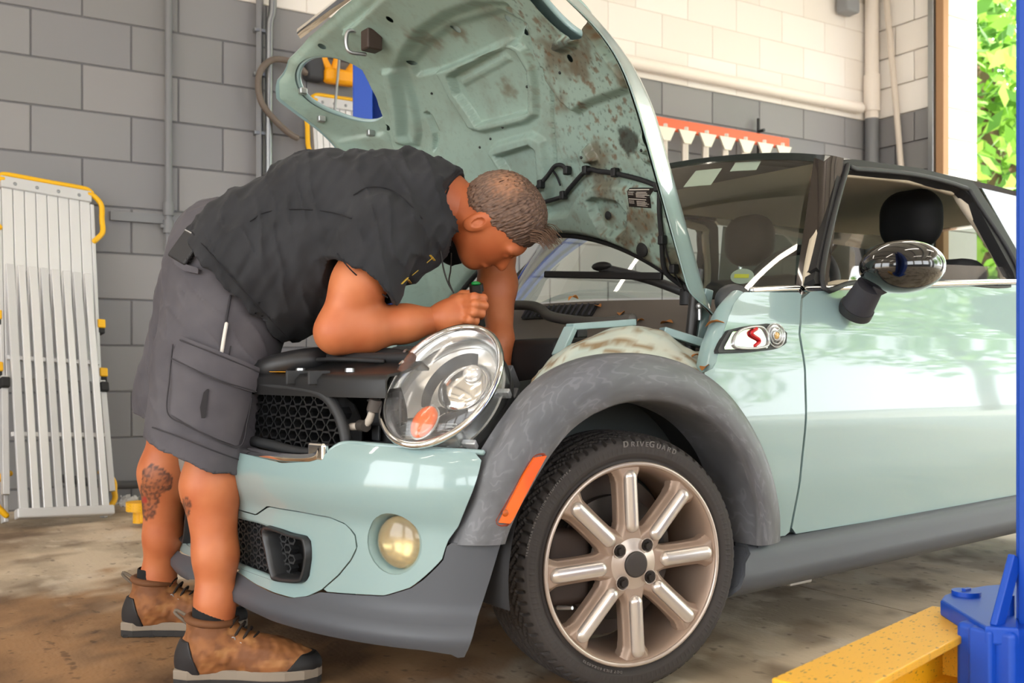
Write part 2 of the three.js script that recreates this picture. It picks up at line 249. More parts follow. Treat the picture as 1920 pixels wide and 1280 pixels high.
{ // the two sides behind the camera and the roof
  const w = inHall(new THREE.Group()); w.name = 'wall_front'; structure(w, 'rear end wall with two open bays'); scene.add(w);
  for (const [a, b] of [[-0.25, 2.6], [5.4, 6.0], [9.4, S1 + 0.3]]) { mesh('lower_wall', box(0.3, 2.787, b - a, T0 - 0.45, 2.787 / 2, (a + b) / 2), M.greys[0], w); mesh('upper_wall', box(0.3, 3.7 - 2.787, b - a, T0 - 0.45, (3.7 + 2.787) / 2, (a + b) / 2), M.whites[0], w); }
  mesh('header', box(0.28, HIGH - 3.7, S1 + 0.5, T0 - 0.45, (HIGH + 3.7) / 2, S1 / 2), M.whites[1], w);
  const r = inHall(new THREE.Group()); r.name = 'wall_right'; structure(r, 'side wall with a row of high windows'); scene.add(r);
  mesh('lower_wall', box(T1 - T0 + 0.6, 1.3, 0.25, (T0 + T1) / 2, 0.65, S1 + 0.125), M.greys[2], r);
  mesh('upper_wall', box(T1 - T0 + 0.6, HIGH - 3.4, 0.25, (T0 + T1) / 2, (HIGH + 3.4) / 2, S1 + 0.125), M.whites[0], r);
  for (let t = T0; t <= T1 + 0.2; t += 2.4) mesh('mullion', box(0.4, 2.1, 0.25, t, 2.35, S1 + 0.125), M.whites[1], r);
  const c = inHall(new THREE.Group()); c.name = 'ceiling'; structure(c, 'white ceiling with steel joists'); scene.add(c);
  mesh('deck', box(T1 - T0 + 1.4, 0.15, S1 + 0.8, (T0 + T1) / 2, HIGH + 0.075, S1 / 2), M.ceiling, c);
  for (let t = T0 + 0.6; t < T1; t += 1.5) mesh('joist', rbox(0.09, 0.28, S1, 0.01, t, HIGH - 0.14, S1 / 2), M.steel, c);
}
{ // strip lamps under the joists
  const tube = std(0xffffff, 0.4, 0, { emissive: 0xfff4e6, emissiveIntensity: 5 }), shell = std(0xf2f2f0, 0.5);
  for (const t of [-3.6, -0.6, 2.4, 5.0]) for (const s of [1.9, 4.9, 8.0]) {
    const g = thing('strip_lamp', 'strip lamp ' + { '-3.6': 'by the rear end wall', '-0.6': 'in front of the car', 2.4: 'above the car', 5: 'by the bay doors' }[t] + { 1.9: ' along the block wall', 4.9: ' along the middle of the hall', 8: ' along the window side' }[s], 'lamp', 'strip lamps under the ceiling'); g.position.copy(hall(t, HIGH - 0.42, s)); g.rotation.y = HALL_TURN;
    mesh('housing', rbox(1.5, 0.06, 0.16, 0.01, 0, 0.03, 0), shell, g); mesh('diffuser', rbox(1.46, 0.02, 0.13, 0.008, 0, -0.008, 0), tube, g);
    for (const x of [-0.6, 0.6]) mesh('hanger', box(0.01, 0.12, 0.01, x, 0.11, 0), M.steel, g);
    const L = new THREE.RectAreaLight(0xfff3e4, LAMP, 1.46, 0.13); L.position.set(0, -0.022, 0); L.rotation.x = -Math.PI / 2; g.add(L);
  }
}
{ // outside
  const o = inHall(new THREE.Group()); o.name = 'apron'; structure(o, 'pale concrete apron outside the bay doors'); scene.add(o);
  mesh('pavement', box(16, 0.12, 40, T1 + PIER + 8.01, -0.085, 5), std(0xbdb8b0, 0.9), o); mesh('pavement', box(16, 0.12, 40, T0 - 0.6 - 8.01, -0.085, 5), std(0xbdb8b0, 0.9), o);
  const g = inHall(new THREE.Group()); g.name = 'street'; structure(g, 'grey asphalt beyond the apron'); scene.add(g); mesh('asphalt', box(120, 0.1, 120, 0, -0.2, 0), M.asphalt, g);
}
function leafyTree(t, s, h, R, seed, label) {
  const g = thing('leafy_tree', label, 'tree', 'trees outside the bay door'); g.position.copy(hall(t, 0, s)); const r = rng(seed), pos = [], col = [], I = [];
  const C = [hex(0x6fa02e), hex(0x8fbf3f), hex(0x4f7f25), hex(0xa9cf5a)];
  for (let i = 0; i < 5200; i++) {
    let d = V(r() * 2 - 1, r() * 2 - 1, r() * 2 - 1); if (d.length() > 1) { i--; continue; } const k = 0.55 + 0.45 * d.length(); d.multiplyScalar(k); if (n3(d.x * 2.2 + seed, d.y * 2.2, d.z * 2.2) < -0.25) { continue; }
    const p = V(d.x * R, h * 0.58 + d.y * h * 0.42, d.z * R), a = V(r() - .5, r() - .5, r() - .5).normalize(), b = V(r() - .5, r() - .5, r() - .5).cross(a).normalize(), c = C[Math.floor(r() * 4)], L = 0.1 + 0.1 * r(), k0 = pos.length / 3;
    for (const [x, y] of [[-1, 0], [0, -0.45], [1, 0], [0, 0.45]]) { const q = p.clone().addScaledVector(a, x * L).addScaledVector(b, y * L); pos.push(q.x, q.y, q.z); col.push(c.r, c.g, c.b); } I.push(k0, k0 + 1, k0 + 2, k0, k0 + 2, k0 + 3);
  }
  const q = new THREE.BufferGeometry(); q.setAttribute('position', new THREE.Float32BufferAttribute(pos, 3)); q.setAttribute('color', new THREE.Float32BufferAttribute(col, 3)); q.setIndex(I); q.computeVertexNormals();
  const m = mesh('foliage', q, phys(0xffffff, 0.9, { vertexColors: true, transmission: 0.35, thickness: 0, side: THREE.DoubleSide }), g); m.userData.kind = 'stuff';
  mesh('trunk', [tube([V(0, 0, 0), V(0.1, h * 0.3, 0.05), V(0, h * 0.62, 0)], 0.16, 16, 10), tube([V(0.05, h * 0.35, 0), V(R * 0.4, h * 0.62, R * 0.2)], 0.07, 8, 8), tube([V(0.05, h * 0.4, 0), V(-R * 0.4, h * 0.66, -R * 0.1)], 0.06, 8, 8)], std(0x6b5644, 0.95), g);
}
leafyTree(11.5, -2.6, 7.5, 2.2, 3, 'broad bright green tree nearest the white door pier'); leafyTree(15.5, -5.6, 9, 2.6, 9, 'tall light green tree behind the broad tree by the pier');
leafyTree(15, 3.2, 8, 2.7, 15, 'rounded leafy tree opposite the first bay door'); leafyTree(15.5, 9.6, 9, 2.7, 22, 'tall tree with thick crown opposite the middle bay door'); leafyTree(16, 15.6, 8, 2.7, 29, 'leafy tree at the far edge of the apron');

// ---------- pipes and hoses on the long wall ----------
const wallTube = (name, label, category, px, r, mat, off = 0.03, seg = 60, group) => tag(mesh(name, tube(px.map(([x, y, o]) => onWall(x, y, o ?? off)), r, seg, 10), mat), label, category, group);
{
  const c = thing('conduit', 'grey painted conduit running straight down the block wall to a coupling', 'pipe'); const a = onWall(316, -40, 0.03), b = onWall(316, 470, 0.03);
  mesh('pipe', cyl(V(a.x, a.y, a.z), V(b.x, b.y, b.z), 0.019), M.wallPipe, c);
  for (const y of [392, 425]) { const p = onWall(316, y, 0.032); mesh('coupling', cyl(p.clone().add(V(0, -0.035, 0)), p.clone().add(V(0, 0.035, 0)), 0.028), M.wallPipe, c); }
  const k = onWall(300, 424, 0.03), k2 = onWall(332, 424, 0.03); mesh('clamp', beam(k, k2, 0.03, 0.02), M.wallPipe, c);
  const rail = thing('wall_channel', 'grey steel channel fixed level along the block wall', 'pipe'); const ra = onWall(206, 404, 0.012), rb = onWall(620, 433, 0.012); rb.y = ra.y; mesh('channel', [beam(ra, rb, 0.024, 0.05)], M.wallPipe, rail);
  const d = thing('strut_conduit', 'flat grey metal conduit beside the ribbed flexible conduit', 'pipe'); const e = onWall(487, -60, 0.03), f = onWall(487, 420, 0.03); mesh('pipe', beam(e, f, 0.05, 0.03), M.wallPipe, d);
  for (const y of [58, 140, 250]) { const p = onWall(487, y, 0.035); mesh('strap', rbox(0.07, 0.02, 0.04, 0.004, 0, 0, 0).rotateY(HALL_TURN).translate(p.x, p.y, p.z), M.steel, d); }
  const fl = thing('flexible_conduit', 'ribbed flexible metal conduit running down the wall', 'pipe'); const path = curve([[512, -60], [511, 20], [506, 45], [505, 100], [504, 250], [504, 420]].map(([x, y]) => onWall(x, y, 0.06))), P = path.getSpacedPoints(300), ribs = [];
  for (let i = 0; i < 300; i++) { const k = P[i]; ribs.push(new THREE.CylinderGeometry(i % 2 ? 0.019 : 0.022, i % 2 ? 0.019 : 0.022, P[0].distanceTo(P[1]) * 1.05, 10).translate(k.x, k.y, k.z)); }
  mesh('ribbed_sleeve', ribs, M.steel, fl);
  wallTube('rubber_hose', 'brown grey hose looped over the conduits beside the raised bonnet', 'hose', [[572, 136], [562, 126], [545, 115], [512, 112], [490, 130], [484, 160], [492, 195], [520, 230], [545, 252], [556, 258]], 0.018, std(0x6d6157, 0.6), 0.1, 80);
  wallTube('floor_pipe', 'dark grey pipe running along the foot of the block wall', 'pipe', [[120, 897], [215, 909], [300, 905], [420, 900]], 0.022, M.darkPipe, 0.08);
  tag(mesh('crumpled_rag', nets((x, y, z) => Math.hypot(x / 1.6, y, z / 1.1) - 0.03 - 0.016 * n3(x * 30, y * 30, z * 30), V(-0.1, -0.06, -0.1), V(0.1, 0.06, 0.1), 0.006).translate(...floorPt(248, 946).add(V(0, 0.025, 0.05)).toArray()), std(0xc9c6c2, 0.9)), 'crumpled pale rag lying at the foot of the wall', 'rag');
  // white pipes near the corner
  const wp = thing('white_pipe', 'white painted pipe running level along the upper wall into the corner', 'pipe'); const q = onWall(900, 54, 0.05), r = onWall(1614, 206, 0.05); r.y = q.y = (q.y + r.y) / 2; mesh('pipe', cyl(q, r, 0.045), M.whitePipe, wp);
  const c0 = hall(T1 - 0.07, 0, 0.07); const cp = thing('corner_pipe', 'upright corner downpipe, white above and grey below', 'pipe');
  mesh('upper_pipe', cyl(V(c0.x, LINE, c0.z), V(c0.x, 4.4, c0.z), 0.055), M.whitePipe, cp); mesh('lower_pipe', cyl(V(c0.x, 0, c0.z), V(c0.x, LINE, c0.z), 0.055), M.wallPipe, cp); mesh('elbow', cyl(V(c0.x, LINE + 0.06, c0.z), V(c0.x, LINE + 0.36, c0.z), 0.066), M.whitePipe, cp);
  const jb = onWall(1590, 3, 0.08); tag(mesh('junction_box', rbox(0.16, 0.2, 0.12, 0.02).rotateY(HALL_TURN).translate(jb.x, jb.y, jb.z), std(0x8b8d90, 0.5)), 'small grey junction box high up by the corner pipe', 'box');
  const h0 = hall(T1 - 0.05, 3.9, 0.18), h1 = hall(T1 - 0.05, 2.75, 0.3), h2 = hall(T1 - 0.05, 2.0, 0.37); tag(mesh('drop_hose', tube([h0, h1, h2], 0.024, 30), std(0xd9cdc0, 0.6)), 'pale hose hanging aslant on the end wall beside the corner pipe', 'hose');
  const hk = onWall(1422, 222, 0.04); tag(mesh('wall_hook', [cyl(hk, hk.clone().add(V(0, -0.34, 0)), 0.012), cyl(hk.clone().add(V(0, -0.1, 0)), hk.clone().addScaledVector(WN, 0.06).add(V(0, -0.1, 0)), 0.012)], std(0x2c2c2e, 0.5)), 'dark upright hook bracket above the orange ladder', 'hook');
}
{ // orange ladder hung along the wall
  const g = thing('extension_ladder', 'orange fibreglass ladder with pale rungs hung level on the wall', 'ladder'), a = onWall(1180, 224, 0.16), b = onWall(1478, 268, 0.16), oran = std(0xe4633a, 0.45), al = std(0xd8cfc2, 0.4, 0.3); const y = (a.y + b.y) / 2; a.y = b.y = y;
  const lo = V(0, -0.4, 0); for (const o of [V(0, 0, 0), lo]) mesh('rail', beam(a.clone().add(o), b.clone().add(o), 0.03, 0.085, 0.008), oran, g);
  const n = 8; for (let i = 0; i < n; i++) { const p = a.clone().lerp(b, (i + 0.6) / n); mesh('rung', beam(p.clone().add(V(0, 0.0, 0)), p.clone().add(lo), 0.045, 0.045, 0.008), al, g); mesh('rung_bracket', extrude([[-0.08, 0], [0.08, 0], [0.03, -0.09], [-0.03, -0.09]], 0.012, 0.002).rotateY(HALL_TURN).translate(p.x, p.y - 0.03, p.z).translate(WN.x * 0.018, 0, WN.z * 0.018), al, g); }
}
// ---------- folding aluminium platforms with yellow handles ----------
const alu = std(0xdfdfe0, 0.42, 0.55), aluDull = std(0xcfcfd0, 0.55, 0.4), yellow = std(0xf2b705, 0.4), blackRubber = std(0x1b1b1d, 0.7);
function foldingPlatform(label, W, L, slats, mount) {         // local: x across, y up the board, z out of the board
  const g = thing('folding_platform', label, 'platform', 'aluminium platforms propped against the wall'); mount(g);
  const n = 8, w = W / n, low = slats ? L * 0.4 : 0; for (let i = 0; i < n; i++) mesh('plank', rbox(w - 0.003, L - low, 0.022, 0.004, -W / 2 + (i + 0.5) * w, (L + low) / 2, 0), alu, g);
  mesh('end_cap', rbox(W + 0.01, 0.06, 0.04, 0.006, 0, L - 0.03, 0.004), aluDull, g);
  mesh('top_bar', tube([V(-W / 2 - 0.01, L - 0.004, 0.01), V(-W / 2 + 0.03, L + 0.012, 0.01), V(0, L + 0.012, 0.01), V(W / 2 - 0.03, L + 0.012, 0.01), V(W / 2 + 0.01, L - 0.004, 0.01)], 0.0125, 60, 10), yellow, g);
  for (let i = 0; i < 4; i++) mesh('rivet', new THREE.SphereGeometry(0.009, 10, 6).scale(1, 1, 0.6).translate(-W * 0.36 + i * W * 0.24, L - 0.035, 0.025), M.steel, g);
  for (const s of [-1, 1]) {
    mesh('side_rail', rbox(0.02, L * 0.96, 0.05, 0.005, s * (W / 2 + 0.01), L * 0.48, -0.012), aluDull, g);
    for (const [y0, y1] of [[L * 0.84, L * 0.99], [0.03, 0.22]]) { const x = s * (W / 2 + 0.012), X = s * (W / 2 + 0.056); mesh('handle', tube([V(x, y0, 0.014), V(x + s * 0.01, y0 + 0.01, 0.014), V(X, y0 + 0.055, 0.014), V(X, (y0 + y1) / 2, 0.014), V(X, y1 - 0.05, 0.014), V(x + s * 0.012, y1 - 0.008, 0.014), V(x - s * 0.02, y1, 0.014)], 0.0135, 50, 10), yellow, g); }
    for (const y of [L * 0.43, L * 0.58]) { mesh('foot_pad', rbox(0.04, 0.045, 0.06, 0.006, s * (W / 2 + 0.03), y, -0.01), yellow, g); mesh('foot_tip', rbox(0.034, 0.03, 0.05, 0.006, s * (W / 2 + 0.03), y - 0.035, -0.01), blackRubber, g); }
  }
  if (slats) {                                                  // the slatted half folded down in front, splayed at the foot
    const h = L * 0.735, k = part('slatted_leg', g), tilt = 0.09; k.position.set(0.0, 0, 0.11); k.rotation.x = -tilt * 0.9;
    const m = 8, sw = (W * 0.98) / m; for (let i = 0; i < m; i++) mesh('slat', rbox(sw - (i % 2 ? 0.019 : 0.013), h, 0.018, 0.004, -W * 0.49 + (i + 0.5) * sw, h / 2, 0), i % 3 ? alu : aluDull, k);
    for (const y of [0.03, h * 0.32, h * 0.62, h - 0.012]) mesh('crossbar', rbox(W * 1.0, 0.022, 0.016, 0.004, 0, y, -0.014), aluDull, k);
    mesh('foot_bar', rbox(W * 1.02, 0.045, 0.05, 0.008, 0, 0.022, 0), aluDull, k);
    for (const s of [-1, 1]) { mesh('brace', beam(V(s * (W / 2 + 0.012), h * 0.55, -0.03), V(s * (W / 2 + 0.025), h * 0.1, -0.05), 0.03, 0.03), aluDull, k); mesh('hinge', rbox(0.04, 0.05, 0.05, 0.008, s * (W / 2 + 0.015), h * 0.52, -0.02), blackRubber, k); }
  }
  return g;
}
{
  const bl = floorPt(37, 993), br = floorPt(203, 975), mid = bl.clone().add(br).multiplyScalar(0.5), topL = onWall(6, 340, 0.2), topR = onWall(190, 352, 0.2), top = topL.clone().add(topR).multiplyScalar(0.5);
  const X = br.clone().sub(bl).normalize(), Y = top.clone().sub(mid); const L = Y.length() * 1.0; Y.normalize(); const Z = X.clone().cross(Y).normalize(); X.copy(Y.clone().cross(Z));
  foldingPlatform('folded aluminium platform with slatted leg and yellow handles against the grey wall', 0.43, L, true, (g) => { g.matrixAutoUpdate = false; new THREE.Matrix4().makeBasis(X, Y, Z).setPosition(mid.clone().addScaledVector(Z, -0.1).setY(0.012)).decompose(g.position, g.quaternion, g.scale); g.matrixAutoUpdate = true; });
  const b = hall(wallT(onWall(628, 500)), 0, 0.42);
  foldingPlatform('upright aluminium platform with yellow latches seen through the round bonnet opening', 0.3, 2.32, false, (g) => { g.position.copy(b); g.rotation.set(-0.16, HALL_TURN, 0, 'YXZ'); });
  // the yellow clamp with black jaws hooked on its top
  const c = thing('yellow_clamp', 'yellow and black clamp hooked over the top of the upright platform', 'clamp'); const p = b.clone().addScaledVector(WN, -0.345).setY(2.36);
  c.position.copy(p); c.rotation.y = HALL_TURN; mesh('clamp_body', [rbox(0.2, 0.09, 0.08, 0.03, 0, 0.06, 0, 3), tube([V(0.06, 0.09, 0), V(0.11, 0.18, 0), V(0.09, 0.3, 0)], 0.032, 16), tube([V(-0.06, 0.09, 0), V(-0.1, 0.16, 0), V(-0.07, 0.22, 0)], 0.022, 12), tube([V(-0.04, 0.1, 0), V(-0.01, 0.2, 0)], 0.018, 8)], std(0xf7a600, 0.4), c);
  mesh('clamp_jaw', [rbox(0.12, 0.2, 0.09, 0.03, -0.15, 0.12, -0.03, 3), rbox(0.05, 0.1, 0.06, 0.015, 0.13, 0.0, 0.02)], std(0x3a3b3f, 0.6), c); mesh('lever', cyl(V(-0.01, 0.34, 0.06), V(-0.06, -0.2, 0.06), 0.008), M.steel, c);
}
// ---------- the car: local x rearwards from the front axle, y up, z to its left side ----------
const car = thing('car', 'pale aqua compact hatchback with bonnet raised and dark roof', 'car'); car.position.copy(CAR_O); car.rotation.y = CA;
const paint = phys(0x8ea8a8, 0.32, { clearcoat: 1, clearcoatRoughness: 0.04 });
const darkGloss = phys(0x2e2724, 0.2, { clearcoat: 1, clearcoatRoughness: 0.03, metalness: 0.5 });
const plastic = std(0x2b2c2e, 0.55), plasticSoft = std(0x35343a, 0.75), black = std(0x1a1a1c, 0.6), blackGloss = phys(0x0a0b0d, 0.12, { clearcoat: 1, clearcoatRoughness: 0.02 });
const chrome = std(0xe6e8ea, 0.09, 1), satin = std(0xb9bbbd, 0.35, 0.9), brownGrey = std(0x5d554e, 0.65), glassM = phys(0xffffff, 0.02, { transmission: 1, thickness: 0, ior: 1.45 });
const tinted = phys(0xe4ece4, 0.02, { transmission: 1, thickness: 0, ior: 1.8 }), darkGlass = phys(0x9aa29d, 0.03, { transmission: 0.9, thickness: 0 }), beige = std(0xdccfb8, 0.85), orangeLens = phys(0xea6304, 0.25, { clearcoat: 1, clearcoatRoughness: 0.08 });
const scuffTex = noiseTex(512, (u, v) => { const a = tile(u, v, 9, 3, 2), w = Math.sin((v * 46 + 5 * tile(u, v, 10, 3, 6)) * Math.PI) * 0.5 + 0.5, k = sst(0.75, 1, w) * sst(-0.15, 0.25, a); return mix3([84, 85, 88], [112, 113, 118], clamp(0.35 + a * 0.9 + k * 0.55, 0, 1)); });
scuffTex.repeat.set(1, 1);
const flareMat = std(0xffffff, 0.42, 0, { map: scuffTex }), valanceMat = std(0x4d5056, 0.5);
const interp = (tab, x) => { if (x <= tab[0][0]) return tab[0][1]; for (let i = 1; i < tab.length; i++) if (x <= tab[i][0]) return lerp(tab[i - 1][1], tab[i][1], sst(0, 1, (x - tab[i - 1][0]) / (tab[i][0] - tab[i - 1][0])) * 0.5 + 0.5 * (x - tab[i - 1][0]) / (tab[i][0] - tab[i - 1][0])); return tab[tab.length - 1][1]; };
const zs = (x, y) => interp([[0.18, 0.735], [0.3, 0.772], [0.45, 0.79], [0.6, 0.797], [0.72, 0.79], [0.82, 0.775], [0.9, 0.752], [0.96, 0.735]], y) - 0.09 * sst(2.1, 3.0, x) ** 2;
const zg = (y) => 0.737 - 0.4 * (y - 0.95);
const side = (x, y) => V(x, y, zs(x, y)), glassSide = (x, y) => V(x, y, zg(y));
const XY = (list, z) => list.map(([a, b, q]) => { const p = pz(a, b, q ?? z); return [p.x, p.y]; });
const mirrored = (g) => { const q = g.clone().scale(1, 1, -1); if (q.index) { const ix = q.index.array; for (let i = 0; i < ix.length; i += 3) { const k = ix[i]; ix[i] = ix[i + 1]; ix[i + 1] = k; } } else { const p = q.attributes; for (const n of Object.keys(p)) { const A = p[n], s = A.itemSize; for (let i = 0; i < A.count; i += 3) for (let c = 0; c < s; c++) { const k = A.array[i * s + c]; A.array[i * s + c] = A.array[(i + 1) * s + c]; A.array[(i + 1) * s + c] = k; } } } return q; };
const both = (name, g, mat, parent = car) => { mesh(name, g, mat, parent); mesh(name, mirrored(g), mat, parent); };
// the nose in plan: a superellipse, then straight sides; a = length along it from the middle
const NA = 0.30, NB = 0.775, NX = -0.36, NP = 2.2;
const NOSE = []; { let L = 0, q = null; for (let i = 0; i <= 400; i++) { const th = i / 400 * Math.PI / 2, p = [NX - NA * Math.cos(th) ** (2 / NP), NB * Math.sin(th) ** (2 / NP)]; if (q) L += Math.hypot(p[0] - q[0], p[1] - q[1]); NOSE.push([L, ...p]); q = p; } }
const NL = NOSE[400][0];
function noseAt(a) { const s = Math.sign(a) || 1, k = Math.abs(a); if (k >= NL) return [NX + k - NL, s * NB, 0, s]; let lo = 0, hi = 400; while (hi - lo > 1) { const m = (lo + hi) >> 1; NOSE[m][0] > k ? hi = m : lo = m; } const t = (k - NOSE[lo][0]) / (NOSE[hi][0] - NOSE[lo][0]), dx = NOSE[hi][1] - NOSE[lo][1], dz = NOSE[hi][2] - NOSE[lo][2], l = Math.hypot(dx, dz); return [lerp(NOSE[lo][1], NOSE[hi][1], t), s * lerp(NOSE[lo][2], NOSE[hi][2], t), -dz / l, s * dx / l]; }
const nose = (a, y, off = 0) => { const [x, z, nx, nz] = noseAt(a); return V(x + nx * off, y, z + nz * off); };
function onNose(px, py) { const d = dirCar(px, py), f = (t) => { const x = eyeCar.x + t * d.x, z = eyeCar.z + t * d.z; return (Math.max(0, NX - x) / NA) ** NP + Math.abs(z / NB) ** NP - 1; }; let t = 1.4; while (f(t) > 0 && t < 4) t += 0.01; let lo = t - 0.01, hi = t; for (let i = 0; i < 30; i++) { const m = (lo + hi) / 2; f(m) > 0 ? lo = m : hi = m; }
  const x = eyeCar.x + hi * d.x, y = eyeCar.y + hi * d.y, z = eyeCar.z + hi * d.z; if (x >= NX) return [Math.sign(z) * (NL + x - NX), y]; let b = 0; for (let i = 0; i <= 400; i++) if (NOSE[i][2] <= Math.abs(z)) b = i; return [Math.sign(z) * NOSE[b][0], y]; }
const NZ = (list) => list.map(([a, b]) => onNose(a, b));
const wholeOf = (half) => [...half, ...half.slice().reverse().map(([a, y]) => [-a, y]).filter(([a]) => a !== 0)];
const prof = (a, y) => 0.014 * Math.exp(-(((y - 0.487) / 0.045) ** 2)) - 0.01 * sst(0.45, 0.4, y) - 0.7 * Math.max(0, y - 0.545) + 0.022 * sst(0.26, 0.19, y) - 0.03 * sst(0.2, 0.12, y);
const bumperMap = (a, y) => nose(a, y, prof(a, y));

// --- front bumper ---
{
  const b = part('front_bumper', car);
  const top = NZ([[455, 848], [540, 868], [590, 866], [608, 859], [626, 839], [645, 834], [700, 838], [800, 845], [905, 851]]), edge = NZ([[895, 890], [885, 920], [860, 985], [838, 1017], [828, 1050], [812, 1066], [790, 1085], [768, 1102], [720, 1117], [600, 1109]]);
  const seam = NZ([[632, 1080], [655, 1052], [668, 1028], [664, 1000], [645, 981], [618, 968], [560, 957], [500, 947], [475, 964], [447, 956]]);
  const half = [[0, 0.53], ...top, ...edge, ...seam, [0, 0.405]];
  const fc = onNose(735, 1019), fog = arc(fc[0], fc[1], 0.064, 0, 360, 40, 0.062).slice(0, -1), fogM = fog.map(([a, y]) => [-a, y]).reverse();
  mesh('bumper_skin', panel(wholeOf(half), bumperMap, 0.012, 0.004, [fog, fogM], true), paint, b);
  const rim = [...top.slice(2)].map(([a, y]) => bumperMap(a, y).add(V(0.004, 0.002, -0.004)));
  both('top_flange', tube(rim, 0.006, 60, 8), paint, b);
  // the ring round the lower intake
  const shrink = (l, k) => l.map(([a, y]) => [a * (1 - k), y - k * 0.0]);
  const ih = [[0, 0.401], ...NZ([[447, 959], [475, 967], [500, 950], [560, 960], [617, 971], [643, 984], [661, 1002], [664, 1028], [652, 1050], [629, 1078], [598, 1106], [575, 1119], [550, 1122], [515, 1112], [480, 1097], [440, 1072]]), [0, 0.252]];
  const mouth = NZ([[440, 968], [470, 975], [497, 984], [545, 998], [570, 1004], [579, 1016], [581, 1045], [575, 1085], [562, 1097], [512, 1092], [475, 1079], [437, 1064]]);
  const mw = [...mouth.map(([a, y]) => [a, y]), ...mouth.slice().reverse().map(([a, y]) => [-a, y])];
  mesh('intake_surround', panel(wholeOf(ih), (a, y) => nose(a, y, prof(a, y) - 0.003), 0.012, 0.005, [mw], true), paint, b);
  mesh('intake_lip', tube(mw.map(([a, y]) => nose(a, y, prof(a, y) - 0.009)), 0.009, 160, 8, true), paint, b);
  mesh('intake_backing', panel(wholeOf([[0, 0.42], [0.5, 0.42], [0.5, 0.24], [0, 0.24]]), (a, y) => nose(a, y, -0.07), 0.04, 0.004, [], true), black, b);
  // honeycomb in the lower intake
  const mo = polyDist(mw), cells = []; const hx = 0.033, hy = 0.021;
  for (let j = 0; j < 9; j++) for (let i = -11; i <= 11; i++) { const a = (i + (j % 2) * 0.5) * hx, y = 0.24 + j * hy; if (mo(a, y)[0] > 0.004 || Math.abs(a) > 0.315) continue; cells.push(hexRing(a, y, hx, hy, -0.028)); }
  const lg = mesh('lower_grille', cells, plastic, b); lg.userData.label = 'black honeycomb mesh in the lower intake';
  // brake duct: a rounded black frame with a deep throat
  const du = NZ([[494, 985], [545, 999], [570, 1005], [578, 1016], [580, 1045], [573, 1083], [562, 1095], [518, 1091], [507, 1078], [497, 1030]]);
  const inner = (k) => { const c = du.reduce((s, p) => [s[0] + p[0] / du.length, s[1] + p[1] / du.length], [0, 0]); return du.map(([a, y]) => [c[0] + (a - c[0]) * k, c[1] + (y - c[1]) * k]); };
  const cv = (l, off) => curve(l.map(([a, y]) => nose(a, y, off)), true).getPoints(80);
  const loops = [cv(inner(0.98), -0.022), cv(inner(0.95), 0.004), cv(inner(0.86), 0.006), cv(inner(0.78), -0.004), cv(inner(0.72), -0.05)];
  const dg = grid(80, 4, (u, v) => { const l = loops[Math.round(v * 4)]; return l[Math.round(u * 80) % 80] ?? l[0]; });
  both('brake_duct', dg, std(0x2a2b2d, 0.4), b);
  const dc = du.reduce((s, p) => [s[0] + p[0] / du.length, s[1] + p[1] / du.length], [0, 0]); both('duct_vane', panel([[dc[0] - 0.005, dc[1] - 0.05], [dc[0] + 0.06, dc[1] - 0.04], [dc[0] + 0.06, dc[1] + 0.035], [dc[0] - 0.005, dc[1] + 0.045]], (a, y) => nose(a, y, -0.05 + (a - dc[0]) * 0.3), 0.02, 0.003, [], true), plastic, b);
  // fog lamps in their bowls
  const bowl = grid(40, 6, (u, v) => { const th = -u * 2 * Math.PI, k = lerp(0.064, 0.05, v ** 0.8); const a = fc[0] + k * Math.cos(th) + 0.004 * v, y = fc[1] + k * 0.97 * Math.sin(th); return nose(a, y, prof(a, y) - 0.055 * v * (0.55 + 0.45 * Math.cos(th - Math.PI))); });
  both('fog_bowl', bowl, paint, b);
  const fcen = nose(fc[0] + 0.006, fc[1], -0.024), [, , fnx, fnz] = noseAt(fc[0]), fz = V(fnx, 0, fnz), fx = V(0, 1, 0).cross(fz).normalize();
  const lampG = (g) => basis(g, fx, V(0, 1, 0), fz, fcen);
  both('fog_reflector', lampG(new THREE.SphereGeometry(0.052, 28, 12, 0, 6.283, Math.PI / 2, Math.PI / 2).rotateX(Math.PI / 2).scale(1, 1, 0.55)), std(0xc9bfa4, 0.25, 0.8), b);
  both('fog_lens', lampG(new THREE.SphereGeometry(0.053, 28, 12, 0, 6.283, 0, Math.PI / 2).rotateX(Math.PI / 2).scale(1, 1, 0.35)), phys(0xf3ead2, 0.12, { transmission: 0.85, thickness: 0 }), b);
  // lower valance
  const vh = [[0, 0.249], ...NZ([[440, 1073], [480, 1098], [515, 1114], [550, 1124], [578, 1121], [600, 1112], [720, 1119], [770, 1104], [793, 1087], [815, 1068], [831, 1051], [840, 1019], [890, 1017], [942, 1017], [930, 1060], [905, 1135], [880, 1200], [868, 1236], [850, 1222], [800, 1212], [720, 1203], [640, 1190], [580, 1177], [520, 1160], [475, 1136], [437, 1108]]), [0, 0.192]];
  mesh('lower_valance', panel(wholeOf(vh), (a, y) => nose(a, y, prof(a, y) - 0.001 + 0.012 * Math.exp(-(((y - 0.205) / 0.018) ** 2))), 0.014, 0.006, [], true), valanceMat, b).userData.label = 'matt grey plastic lower bumper valance';
}
